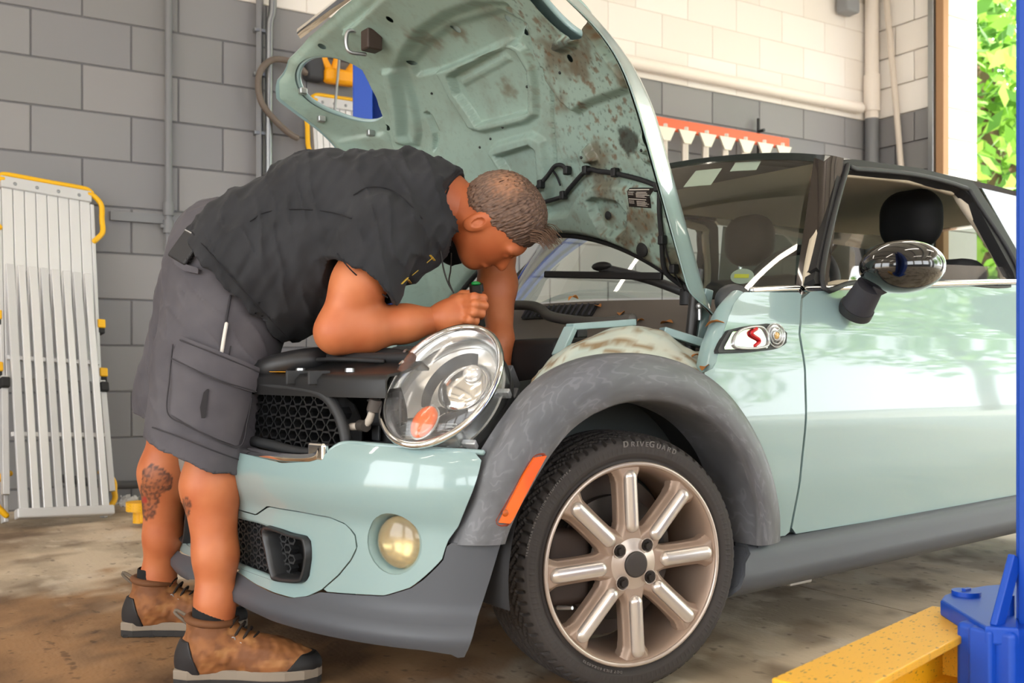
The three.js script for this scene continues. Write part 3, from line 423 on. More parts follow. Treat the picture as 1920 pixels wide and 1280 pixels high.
function hexRing(a, y, w, h, off, r = 0.0045, d = 0.02) {
  const o = [[-0.5, 0], [-0.27, 0.5], [0.27, 0.5], [0.5, 0], [0.27, -0.5], [-0.27, -0.5]].map(([p, q]) => [p * w * 0.98, q * h * 0.98]), i = o.map(([p, q]) => [p * (1 - 2 * r / w), q * (1 - 2 * r / h)]);
  const P = [], I = [], put = (p, q, f) => { const v = nose(a + p, y + q, f); P.push(v.x, v.y, v.z); return P.length / 3 - 1; };
  const A = o.map(([p, q]) => put(p, q, off)), B = i.map(([p, q]) => put(p, q, off)), Cc = i.map(([p, q]) => put(p * 0.94, q * 0.94, off - d)), Dd = o.map(([p, q]) => put(p, q, off - d));
  for (let k = 0; k < 6; k++) { const m = (k + 1) % 6; I.push(A[k], A[m], B[m], A[k], B[m], B[k], B[k], B[m], Cc[m], B[k], Cc[m], Cc[k], Dd[k], A[k], A[m], Dd[k], A[m], Dd[m]); }
  const g = new THREE.BufferGeometry(); g.setAttribute('position', new THREE.Float32BufferAttribute(P, 3)); g.setIndex(I); return g.toNonIndexed();
}
// --- upper grille ---
{
  const g = part('upper_grille', car), half = [[0, 0.69], ...NZ([[482, 722], [530, 727], [580, 738], [606, 760], [622, 795], [628, 838], [600, 852], [540, 849], [480, 834]]), [0, 0.555]], out = wholeOf(half), d = polyDist(out), cells = [], hx = 0.041, hy = 0.026;
  for (let j = 0; j < 7; j++) for (let i = -15; i <= 15; i++) { const a = (i + (j % 2) * 0.5) * hx, y = 0.548 + j * hy; if (d(a, y)[0] > -0.002) continue; cells.push(hexRing(a, y, hx, hy, -0.035, 0.004, 0.022)); }
  mesh('honeycomb', cells, std(0x17181a, 0.38), g);
  mesh('grille_frame', tube(out.map(([a, y]) => nose(a, y, -0.03)), 0.012, 200, 8, true), plastic, g);
  mesh('grille_backing', panel(out, (a, y) => nose(a, y, -0.09), 0.04, 0.004, [], true), black, g);
  const cl = NZ([[455, 845], [520, 858], [570, 862], [598, 858], [606, 846]]), st = cl.map(([a, y]) => nose(a, y + 0.004, 0.006)), full = [...st.slice().reverse().map((p) => V(p.x, p.y, -p.z)), ...st];
  mesh('chrome_strip', grid(120, 8, (u, v) => { const c = curve(full).getPoint(u), th = v * Math.PI * 2; return V(c.x - 0.006 * Math.cos(th), c.y + 0.011 * Math.sin(th), c.z); }), chrome, g);
  const e = onNose(598, 847), ep = nose(e[0], e[1], 0.0); both('chrome_end', basis(rbox(0.055, 0.04, 0.02, 0.008), V(noseAt(e[0])[3], 0, -noseAt(e[0])[2]), V(0, 1, 0), V(noseAt(e[0])[2], 0, noseAt(e[0])[3]), ep), chrome, g);
}
// --- wheel-arch flare, sill, fender, door ---
const zf = (x) => { if (x > -0.16) return 0.8; const k = Math.max(0, NX + 0.02 - x) / NA, z = x < NX + 0.02 ? NB * Math.max(0.01, 1 - k ** NP) ** (1 / NP) : NB; return lerp(z + 0.006, 0.8, sst(-0.36, -0.1, x)); };
const onFlare = (px, py) => { let z = 0.79, p; for (let i = 0; i < 6; i++) { p = pz(px, py, z); z = zf(p.x); } return p; };
const FO = [[1457, 1012], [1456, 960], [1445, 900], [1424, 838], [1388, 772], [1345, 721], [1295, 687], [1235, 667], [1170, 661], [1105, 670], [1045, 695], [995, 735], [950, 795], [915, 850], [895, 890], [885, 922], [862, 985], [840, 1017]].map(([x, y]) => onFlare(x, y));
const FI = [[1413, 1022], [1412, 965], [1402, 915], [1380, 858], [1350, 815], [1315, 784], [1270, 762], [1220, 752], [1165, 756], [1115, 774], [1070, 805], [1035, 845], [1005, 890], [985, 925], [970, 950], [958, 975], [949, 995], [942, 1017]].map(([x, y]) => onFlare(x, y));
{
  const co = curve(FO), ci = curve(FI), rows = [[0, -0.03], [0, 0], [0.05, 0.013], [0.25, 0.02], [0.5, 0.024], [0.75, 0.023], [0.94, 0.017], [1, 0.004], [1.0, -0.06], [1.02, -0.12]];
  const g = grid(90, rows.length - 1, (u, v) => { const [k, off] = rows[Math.round(v * (rows.length - 1))], p = co.getPoint(u).lerp(ci.getPoint(u), k); return V(p.x, p.y, zf(p.x) + off); });
  const uv = g.getAttribute('uv'); for (let i = 0; i < uv.count; i++) uv.setXY(i, uv.getY(i) * 0.55, uv.getX(i) * 1.2);
  both('wheel_arch_flare', g, flareMat);
  const m = [[986, 855], [1008, 852], [990, 885], [966, 930], [941, 978], [918, 976], [938, 938], [964, 890]].map(([x, y]) => { const p = onFlare(x, y); return [p.x, p.y]; });
  const mk = panel(m, (x, y) => V(x, y, zf(x) + 0.030), 0.008, 0.016); both('side_marker', mk, orangeLens);
  both('marker_bezel', tube(m.map(([x, y]) => V(x, y, zf(x) + 0.019)), 0.005, 60, 6, true), std(0x7a2a08, 0.5));
  const ms = onFlare(930, 958); both('marker_screw', new THREE.SphereGeometry(0.007, 10, 8).scale(1, 1, 0.5).translate(ms.x, ms.y, zf(ms.x) + 0.031), std(0xb04e00, 0.4));
  both('wheel_well', grid(40, 6, (u, v) => { const th = lerp(-8, 188, u) * Math.PI / 180; return V(0.37 * Math.cos(th) - 0.01, 0.3 + 0.37 * Math.sin(th), lerp(0.79, 0.36, v)); }), std(0x2b2b2d, 0.85)); 
  both('wheel_well_wall', panel([...arc(-0.01, 0.3, 0.375, -10, 190, 30)], (x, y) => V(x, y, 0.36), 0.06, 0.004), std(0x2b2b2d, 0.85));
  // sill: moulded profile
  const prf = [[0.292, 0.745], [0.293, 0.777], [0.283, 0.786], [0.26, 0.782], [0.235, 0.792], [0.212, 0.79], [0.195, 0.772], [0.175, 0.72]];
  const sg = grid(50, prf.length - 1, (u, v) => { const [y, z] = prf[Math.round(v * (prf.length - 1))], x = lerp(0.335 - (0.3 - y) * 0.55, 2.06, u); return V(x, y + 0.02 * clamp((x - 0.35) / 1.24, 0, 1.3), z); });
  both('sill', solid(sg, 0.01), valanceMat); both('sill_end', solid(grid(prf.length - 1, 3, (u, v) => { const [y, z] = prf[Math.round(u * (prf.length - 1))]; return V(0.336 - (0.3 - y) * 0.55, y, lerp(z, 0.68, v)); }), 0.004), valanceMat);
  const jk = pz(1488, 1088, 0.7); both('jacking_block', rbox(0.09, 0.03, 0.05, 0.004, jk.x, 0.178, 0.7), std(0xa8a29a, 0.7));
  // fender between arch and door, folded inwards along its top
  const fx = [...XY([[1498, 548, 0.74], [1501, 620], [1503, 700], [1500, 800], [1494, 900], [1486, 1004]], 0.783), ...[[1459, 1011], [1457, 960], [1446, 900], [1425, 838], [1389, 772], [1346, 721], [1322, 701]].map(([a, b]) => { const p = onFlare(a, b); return [p.x, p.y]; }), ...XY([[1326, 688], [1336, 655], [1346, 628], [1362, 596], [1380, 568], [1402, 547]], 0.765)];
  both('fender', panel(fx, side, 0.014, 0.004), paint);
  const te = XY([[1322, 701], [1326, 688], [1336, 655], [1346, 628], [1362, 596], [1380, 568], [1402, 547]], 0.765).map(([x, y]) => side(x, y));
  both('fender_fold', grid(30, 8, (u, v) => { const p = curve(te).getPoint(u); return V(p.x - 0.012 * v, p.y + 0.012 * Math.sin(v * 2.6) - 0.03 * v * v, p.z - 0.055 * v); }), paint);
  const df = XY([[1502, 548, 0.74], [1505, 620], [1507, 700], [1504, 800], [1498, 900], [1490, 1003]], 0.783), db = [[1.0, 0.312], [1.6, 0.322], [1.72, 0.33]], dr = [[1.735, 0.5], [1.74, 0.75], [1.735, 0.992]];
  both('door', panel([...df, ...db, ...dr, [1.2, 0.958], [0.8, 0.932]], side, 0.03, 0.03), paint);
  const qa = arc(2.42, 0.3, 0.37, 175, 5, 24); both('quarter_panel', panel([[1.742, 0.335], [1.9, 0.33], ...qa, [2.9, 0.36], [3.0, 0.5], [2.98, 0.8], [2.9, 1.02], [2.3, 1.02], [1.742, 0.995]], side, 0.04, 0.006), paint);
  both('rear_flare', grid(40, 4, (u, v) => { const th = lerp(178, 2, u) * Math.PI / 180, r = lerp(0.43, 0.36, v); return V(2.42 + r * Math.cos(th), 0.3 + r * Math.sin(th), 0.79 + 0.02 * Math.sin(v * Math.PI)); }), flareMat);
  mesh('tail', grid(20, 20, (u, v) => { const y = lerp(0.3, 1.02, v), z = lerp(-0.66, 0.66, u); return V(3.0 - 0.02 * Math.abs(z) - 0.1 * sst(0.8, 1.02, y), y, z); }), paint, car);
  // chrome belt line
  const bl = [...XY([[1402, 545, 0.728], [1450, 542, 0.732], [1500, 540, 0.737]], 0.74)], b2 = [[0.6, 0.922], [0.9, 0.944], [1.3, 0.972], [1.74, 0.999], [2.4, 1.025]];
  mesh('belt_trim', tube([...bl.map(([x, y]) => V(x, y, 0.742)), ...b2.map(([x, y]) => V(x, y, 0.742))], 0.009, 60, 8), chrome, car);
  // side scuttle badge with repeater lamp
  const bo = XY([[1340, 661], [1352, 640], [1369, 618], [1400, 611], [1440, 606], [1464, 609], [1477, 624], [1473, 644], [1456, 653], [1400, 659]], 0.79), lift = (l, d) => (x, y) => V(x, y, zs(x, y) + d);
  const bd = part('side_scuttle', car); bd.userData.label = 'chrome side badge with a red letter and a round repeater lamp';
  mesh('badge_base', panel(bo, lift(0, 0.012), 0.01, 0.014), plastic, bd); mesh('badge_plate', panel(XY([[1350, 655], [1372, 622], [1432, 612], [1436, 652]], 0.79), lift(0, 0.016), 0.008, 0.005), chrome, bd);
  mesh('badge_ring', tube(XY([[1372, 650], [1385, 620], [1428, 614], [1432, 648]], 0.79).map(([x, y]) => V(x, y, zs(x, y) + 0.018)), 0.0035, 60, 6, true), satin, bd);
  const rc = XY([[1453, 629]], 0.79)[0]; mesh('repeater_lens', new THREE.SphereGeometry(0.035, 24, 12, 0, 6.3, 0, Math.PI / 2).rotateX(Math.PI / 2).scale(1, 0.9, 0.45).translate(rc[0], rc[1], zs(...rc) + 0.013), phys(0xffffff, 0.05, { transmission: 0.95, thickness: 0 }), bd); mesh('repeater_dish', new THREE.CylinderGeometry(0.034, 0.034, 0.004, 32).rotateX(Math.PI / 2).scale(1, 0.9, 1).translate(rc[0], rc[1], zs(...rc) + 0.012), std(0xe8e8e6, 0.25, 0.6), bd);
  for (const k of [0.012, 0.022, 0.031]) mesh('repeater_ring', new THREE.TorusGeometry(k, 0.0022, 6, 32).scale(1, 0.9, 1).translate(rc[0], rc[1], zs(...rc) + 0.017), satin, bd); mesh('repeater_bulb', new THREE.SphereGeometry(0.009, 12, 8).translate(rc[0], rc[1], zs(...rc) + 0.015), std(0xe0b050, 0.3), bd);
  const sc = XY([[1412, 632]], 0.79)[0], S = []; for (let i = 0; i <= 24; i++) { const t = i / 24 * 2 - 1; S.push(V(sc[0] + 0.013 * Math.sin(-t * 3.4) * (1.15 - 0.3 * t * t), sc[1] + 0.02 * t, zs(...sc) + 0.02)); } mesh('red_letter', tube(S, 0.0042, 40, 6), std(0xc4121f, 0.3), bd);
}
// --- greenhouse, roof, mirror, cabin ---
{
  const wb = (k) => V(0.665 - 0.3 * (1 - k * k), 0.905 + 0.015 * (1 - k * k), 0.66 * k), wt = (k) => V(0.905 - 0.12 * (1 - k * k), 1.335 + 0.03 * (1 - k * k), 0.55 * k);
  mesh('windscreen', grid(36, 16, (u, v) => { const k = u * 2 - 1, p = wb(k).lerp(wt(k), v); p.x -= 0.025 * Math.sin(v * Math.PI); return p; }), tinted, car);
  { const w = (k, v, d = -0.012) => { const p = wb(k).lerp(wt(k), v); p.x -= 0.025 * Math.sin(v * Math.PI); return p.add(V(0.012, 0, 0)); };
    mesh('permit_sticker', solid(grid(6, 6, (a, b) => w(lerp(0.36, 0.52, a), lerp(0.8, 0.93, b))), 0.001), std(0xdfe6e2, 0.6), car); mesh('permit_sticker', solid(grid(6, 6, (a, b) => w(lerp(0.58, 0.72, a), lerp(0.9, 0.97, b))), 0.001), std(0xdfe6e2, 0.6), car);
    mesh('service_sticker', solid(grid(20, 2, (a, b) => { const t = a * 2 * Math.PI; return w(0.82 + 0.04 * b * Math.cos(t), 0.14 + 0.05 * b * Math.sin(t)); }), 0.001), std(0xa9b5ad, 0.5), car); mesh('service_stripe', solid(grid(4, 2, (a, b) => w(lerp(0.795, 0.845, a), lerp(0.13, 0.155, b)).add(V(-0.003, 0, 0))), 0.001), std(0xd8d22a, 0.5), car); }
  for (const s of [-1, 1]) {
    const A = [[0.655, 0.9, 0.665], [0.895, 1.335, 0.553]], B = [[0.70, 0.915, 0.735], [0.985, 1.33, 0.588]];
    mesh('front_pillar', solid(grid(6, 14, (u, v) => { const a = V(...A[0]).lerp(V(...A[1]), v), b = V(...B[0]).lerp(V(...B[1]), v), p = a.lerp(b, u); const q = Math.sin(u * Math.PI) * 0.018; p.x -= q * 0.7; p.z += q * 0.7; p.z *= s; return p; }), 0.012), darkGloss, car);
  }
  mesh('roof', solid(grid(36, 36, (u, v) => { const k = u * 2 - 1, x0 = 0.9 - 0.12 * (1 - k * k), x = lerp(x0, 2.72, v), w = lerp(0.585, 0.56, v) - 0.05 * sst(0.8, 1, v), e = Math.abs(k) ** 6; return V(x, lerp(1.335, 1.315, v) + 0.055 * Math.sin(Math.PI * clamp(v * 0.9 + 0.05, 0, 1)) * (1 - 0.35 * e) + 0.03 * (1 - k * k) - 0.012 * e, w * k); }), 0.02), darkGloss, car);
  const out = [...XY([[1523, 531, 0.74], [1575, 303, 0.59], [1600, 298, 0.585]], 0.6), [1.4, 1.352], [1.72, 1.345], ...[[1.80, 1.18], [1.86, 1.0]], [1.2, 0.963], [0.8, 0.938]];
  const inn = [...XY([[1537, 527, 0.735], [1583, 322, 0.6], [1600, 318, 0.59]], 0.6), [1.36, 1.323], [1.62, 1.312], [1.665, 1.28], [1.74, 1.005], [1.2, 0.975], [0.82, 0.949]];
  both('window_frame', panel(out, glassSide, 0.02, 0.035, [inn]), black); both('window_seal', tube(inn.map(([x, y]) => V(x, y, zg(y) + 0.004)), 0.008, 120, 6, true), plastic);
  both('frame_trim', tube(inn.map(([x, y]) => V(x * 0.995 + 0.004, y - 0.004, zg(y) - 0.04)), 0.016, 100, 6, true), beige);
  const gl = (l) => panel(l, (x, y) => V(x, y, zg(y) - 0.012), 0.03, 0.003); both('side_glass', gl([[0.8, 0.94], [1.2, 0.966], [1.735, 1.0], [1.72, 1.05], [1.2, 1.03], [0.86, 1.0]]), glassM);
  both('rear_glass', gl([[1.88, 1.01], [1.78, 1.33], [2.4, 1.32], [2.7, 1.06]]), darkGlass);
  mesh('tailgate_glass', grid(12, 8, (u, v) => V(lerp(2.93, 2.7, v), lerp(1.02, 1.33, v), lerp(-0.6, 0.6, u) * lerp(1, 0.9, v))), darkGlass, car);
  both('rear_pillar', panel([[2.4, 1.02], [2.9, 1.02], [2.72, 1.33], [2.6, 1.33]], (x, y) => V(x, y, zg(y)), 0.06, 0.02), darkGloss);
  // door mirror
  const dm = part('door_mirror', car); const c = pz(1692, 500, 0.9), foot = pz(1608, 575, 0.79), neck = pz(1632, 535, 0.84);
  mesh('mirror_shell', nets((x, y, z) => { const q = Math.hypot((x) / 0.115, y / 0.068, z / 0.085); return (q - 1) * 0.068; }, V(-0.14, -0.09, -0.11), V(0.14, 0.09, 0.11), 0.008).rotateZ(0.06).rotateY(-0.35).translate(c.x, c.y, c.z), blackGloss, dm);
  mesh('mirror_arm', [cyl(foot, neck, 0.042, 0.035, 28), cyl(neck, c.clone().lerp(neck, 0.4), 0.035, 0.04, 28)], plasticSoft, dm); mesh('mirror_foot', cyl(foot.clone().lerp(neck, -0.25), foot.clone().lerp(neck, 0.02), 0.046, 0.045, 28), plastic, dm);
  // cabin: tub, dash, seats
  const cab = part('cabin', car);
  mesh('cabin_floor', rbox(2.2, 0.05, 1.3, 0.02, 1.6, 0.3, 0), plasticSoft, cab); mesh('dashboard', grid(30, 8, (u, v) => { const k = u * 2 - 1, b = wb(k * 0.97), th = v * Math.PI * 0.5; return V(b.x + 0.05 + 0.34 * v, 0.885 + 0.02 * Math.sin(v * 3.1) - 0.2 * sst(0.75, 1, v), 0.62 * k); }), plastic, cab); mesh('headlining', grid(8, 8, (u, v) => V(lerp(0.98, 2.6, v), 1.33 + 0.02 * Math.sin(Math.PI * v), lerp(-0.53, 0.53, u))), beige, cab);
  for (const s of [-1, 1]) mesh('door_card', panel([[0.75, 0.35], [1.72, 0.35], [1.72, 0.98], [0.8, 0.93]], (x, y) => V(x, y, s * (zs(x, y) - 0.07)), 0.1, 0.02), beige, cab);
  for (const s of [1, -1]) {
    const h = pz(1708, 412, 0.36), X = h.x, Y = h.y;
    const rest = nets((x, y, z) => { const q = Math.abs(x) * 1.15, a = Math.max(Math.abs(y) - 0.022, 0), b = Math.max(Math.abs(z) - 0.03, 0); return (Math.hypot(q, a, b) - 0.082) * 0.85; }, V(-0.13, -0.14, -0.15), V(0.13, 0.14, 0.15), 0.008).translate(X, Y, 0.36 * s); mesh('headrest', rest, std(0x0c0d10, 0.75), cab);
    mesh('headrest_posts', [cyl(V(X, Y - 0.24, 0.31 * s), V(X, Y - 0.06, 0.31 * s), 0.007), cyl(V(X, Y - 0.24, 0.41 * s), V(X, Y - 0.06, 0.41 * s), 0.007)], chrome, cab);
    mesh('seat_back', rbox(0.16, 0.62, 0.48, 0.06, X + 0.03, Y - 0.46, 0.36 * s, 4), std(0x26272a, 0.8), cab); mesh('seat_base', rbox(0.5, 0.18, 0.5, 0.06, X - 0.25, 0.5, 0.36 * s, 4), std(0x131416, 0.8), cab);
  }
  mesh('rear_bench', rbox(0.2, 0.6, 1.2, 0.06, 2.25, 0.75, 0, 3), std(0x4a4641, 0.85), cab);
  mesh('steering_wheel', new THREE.TorusGeometry(0.18, 0.016, 12, 48).rotateY(Math.PI / 2).rotateZ(-0.45).translate(1.0, 0.93, 0.36), plastic, cab);
}
// --- wheels ---
const font = await new FontLoader().loadAsync('fonts/droid/droid_sans_bold.typeface.json');
{
  const R = 0.289, w = part('wheel', car); w.position.set(0, R, 0.745); w.rotation.y = -0.2;       // local z = outwards, face at z = 0
  const pr = [[0.222, -0.195], [0.235, -0.2], [0.262, -0.205], [0.285, -0.2], [0.297, -0.185], [0.3035, -0.16], [0.305, -0.12], [0.305, -0.09], [0.3035, -0.05], [0.297, -0.024], [0.287, -0.006], [0.272, 0.0], [0.258, 0.001], [0.242, -0.002], [0.232, -0.008], [0.226, -0.006], [0.221, -0.012]];
  const NT = 840, K = 96, path = curve(pr.map(([r, z]) => V(r, z, 0))), fit = (r) => 0.221 + (r - 0.221) * (0.289 - 0.221) / (0.305 - 0.221), pts = path.getSpacedPoints(K);
  const tyre = grid(NT, K, (u, v) => { const p = pts[Math.round(v * K)], th = u * 2 * Math.PI; let r = p.x, z = p.y; const n = u * 70;
    if (r > 0.296 && z < -0.015) { const fr = n - Math.floor(n); let g = 0; for (const gz of [-0.155, -0.118, -0.08, -0.05]) g = Math.max(g, 1 - sst(0.003, 0.0055, Math.abs(z - gz))); const sh = (n * 1 + z * 60) % 1, q = Math.abs(((sh + 1) % 1) - 0.5); g = Math.max(g, z > -0.046 || z < -0.16 ? 1 - sst(0.09, 0.14, q) : (1 - sst(0.04, 0.07, q)) * 0.7); r -= 0.009 * g; }
    else if (r > 0.285 && z > -0.03) { const q = Math.abs((n % 1) - 0.5); r -= 0.005 * (1 - sst(0.1, 0.16, q)); z -= 0.004 * (1 - sst(0.1, 0.16, q)); }
    if (r > 0.246 && r < 0.252 && z > -0.01) z += 0.0012; if (r > 0.274 && r < 0.2765 && z > -0.01) z += 0.0012;
    if (r > 0.252 && r < 0.266 && z > -0.01) { const m = (u * 130) % 1; if (m < 0.16) z += 0.0011; }
    r = fit(r); return V(r * Math.cos(th), r * Math.sin(th), z); });
  const rubber = std(0x3a3533, 0.75);
  mesh('tyre', tyre, rubber, w);
  const lettering = (txt, r, a0, size, flip = false, gap = 1.0) => { const out = []; let a = a0; for (const ch of txt) { if (ch === ' ') { a -= size * 0.5 / r; continue; } const g = new TextGeometry(ch, { font, size, depth: 0.0016, curveSegments: 3 }); g.computeBoundingBox(); const W = g.boundingBox.max.x, th = a - (W / 2) / r; g.translate(-W / 2, 0, 0); const p = g.getAttribute('position'); for (let i = 0; i < p.count; i++) { const ang = th - p.getX(i) / r, rr = fit(r + p.getY(i)); p.setXYZ(i, rr * Math.cos(ang), rr * Math.sin(ang), 0.0006 + p.getZ(i)); } g.computeVertexNormals(); out.push(g); a -= (W + size * 0.2) / r * gap; } return out; };
  const D = Math.PI / 180, raised = std(0x6a6562, 0.6);
  mesh('sidewall_lettering', [...lettering('D', 0.268, 97 * D, 0.017), ...lettering('RIVE', 0.268, 92.6 * D, 0.0135), ...lettering('G', 0.268, 82.4 * D, 0.017), ...lettering('UARD', 0.268, 78 * D, 0.0135), ...lettering('TREADWEAR 500 TRACTION A TEMPERATURE A', 0.277, 172 * D, 0.006), ...lettering('DOT E1L3 6DKA0515', 0.236, 262 * D, 0.007)], raised, w);
  // rim: barrel, lip, hub, eight spokes with raised pads
  const rimM = std(0xcdbfb4, 0.34, 0.6), dusty = std(0xac9686, 0.5, 0.45), bare = std(0xddd5ce, 0.28, 0.7);
  mesh('rim_barrel', lathe([[0.224, -0.006], [0.226, 0.001], [0.222, 0.003], [0.214, -0.004], [0.208, -0.02], [0.203, -0.05], [0.2, -0.12], [0.206, -0.18], [0.222, -0.19]], 96).rotateX(Math.PI / 2), dusty, w);
  mesh('rim_lip', new THREE.TorusGeometry(0.221, 0.0048, 10, 96), rimM, w);
  const hubP = [[0, 0.004], [0.03, 0.004], [0.034, -0.002], [0.052, -0.004], [0.07, -0.012], [0.078, -0.03], [0.08, -0.06]]; mesh('hub', lathe(hubP.map(([r, z]) => [r, z]).reverse(), 64).rotateX(Math.PI / 2), rimM, w);
  mesh('centre_cap', lathe([[0.029, -0.004], [0.029, 0.006], [0.025, 0.0085], [0, 0.0085]], 40).rotateX(Math.PI / 2), std(0x3a3431, 0.5), w);
  for (let i = 0; i < 8; i++) {
    const th = (93 + 45 * i) * D, X = V(Math.cos(th), Math.sin(th), 0), Y = V(-Math.sin(th), Math.cos(th), 0), Z = V(0, 0, 1);
    const sp = nets((x, y, z) => { const t = clamp((x - 0.05) / 0.165, 0, 1), hw = lerp(0.030, 0.027, Math.sin(t * Math.PI)) + 0.012 * sst(0.8, 1, t) + 0.012 * sst(0.25, 0, t); const top = lerp(-0.006, -0.004, t) - 0.016 * sst(0.55, 1, Math.abs(y) / hw); return Math.max(Math.abs(y) - hw, z - top, -0.045 + 0.0 - z, 0.045 - x, x - 0.216) * 0.8; }, V(0.04, -0.06, -0.06), V(0.222, 0.06, 0.012), 0.004);
    mesh('spoke', basis(sp, X, Y, Z, V(0, 0, 0)), dusty, w);
    mesh('spoke_pad', basis(new THREE.CapsuleGeometry(0.0165, 0.106, 8, 18).rotateZ(Math.PI / 2).scale(1, 1, 0.75).translate(0.139, 0, -0.004), X, Y, Z, V(0, 0, 0)), bare, w);
  }
  for (let i = 0; i < 4; i++) {
    const th = (45 + 6 + 90 * i) * D, x = 0.05 * Math.cos(th), y = 0.05 * Math.sin(th);
    mesh('bolt_seat', lathe([[0.0165, 0.004], [0.0145, 0.005], [0.013, -0.006]], 24).rotateX(Math.PI / 2).translate(x, y, -0.003), rimM, w); mesh('wheel_bolt', [new THREE.CylinderGeometry(0.0125, 0.0125, 0.004, 24).rotateX(Math.PI / 2).translate(x, y, -0.001), new THREE.CylinderGeometry(0.0085, 0.0085, 0.016, 6).rotateX(Math.PI / 2).translate(x, y, 0.002)], std(0x3b3532, 0.45, 0.6), w);
  }
  mesh('brake_disc', lathe([[0.06, -0.09], [0.14, -0.09], [0.142, -0.095], [0.142, -0.11], [0.06, -0.112]], 64).rotateX(Math.PI / 2), std(0x5a5552, 0.4, 0.8), w);
  mesh('brake_caliper', rbox(0.11, 0.17, 0.07, 0.02, -0.125, -0.01, -0.1, 3), std(0x3c2f28, 0.7), w); mesh('valve_stem', cyl(V(-0.195 * Math.cos(0.45), -0.195 * Math.sin(0.45), -0.03), V(-0.18 * Math.cos(0.45), -0.18 * Math.sin(0.45), 0.01), 0.005, 0.004, 10), satin, w);
  mesh('inner_shield', new THREE.CylinderGeometry(0.19, 0.19, 0.004, 40).rotateX(Math.PI / 2).translate(0, 0, -0.15), std(0x6b6058, 0.6, 0.5), w);
  for (const [x, s] of [[2.42, 1], [0, -1], [2.42, -1]]) { const c = w.clone(); c.position.set(x, R, 0.745 * s); c.rotation.y = x ? (s > 0 ? 0 : Math.PI) : Math.PI - 0.2; car.add(c); }
}
// --- the raised bonnet ---
const HA = 69 * Math.PI / 180, HX = 0.4, HY = 0.85;
function hoodDrop(f, v) { const w = Math.abs(v); let r = 0.05 * (1 - Math.min(1, w / 0.62) ** 2.5) - 1.15 * Math.max(0, f - 0.62) ** 2 - 0.02 * f - 0.13 * sst(0.5, 0.95, f) * (w / 0.62) ** 4; if (w > 0.62) r -= 0.35 * (w - 0.62); return r - 0.09 * sst(0.6, 0.68, w) * (sst(0, 0.12, f) * (1 - sst(0.5, 0.8, f)) * 0.8 + 0.35); }
const hood3 = (f, v, off = 0) => { const h = hoodDrop(f, v) + off; return V(HX - (f * Math.cos(HA) - h * Math.sin(HA)), HY + f * Math.sin(HA) + h * Math.cos(HA), v); };   // off > 0: towards the outer skin
const camPx = (p) => { const P = CAR_O.clone().addScaledVector(ca, p.x).addScaledVector(cn, p.z).setY(p.y); return [960 + F * P.x / -P.z, HORIZON + F * (EYE - P.y) / -P.z]; };
function onHood(x, y, off = -0.022) { let f = 0.5, v = 0.1; for (let i = 0; i < 60; i++) { const e = 1e-3, p = camPx(hood3(f, v, off)), a = camPx(hood3(f + e, v, off)), b = camPx(hood3(f, v + e, off)), j = [(a[0] - p[0]) / e, (b[0] - p[0]) / e, (a[1] - p[1]) / e, (b[1] - p[1]) / e], det = j[0] * j[3] - j[1] * j[2], rx = x - p[0], ry = y - p[1]; f += clamp((rx * j[3] - ry * j[1]) / det, -0.08, 0.08); v += clamp((ry * j[0] - rx * j[2]) / det, -0.08, 0.08); } return [f, v]; }
const HP = (l) => l.map(([x, y]) => onHood(x, y));
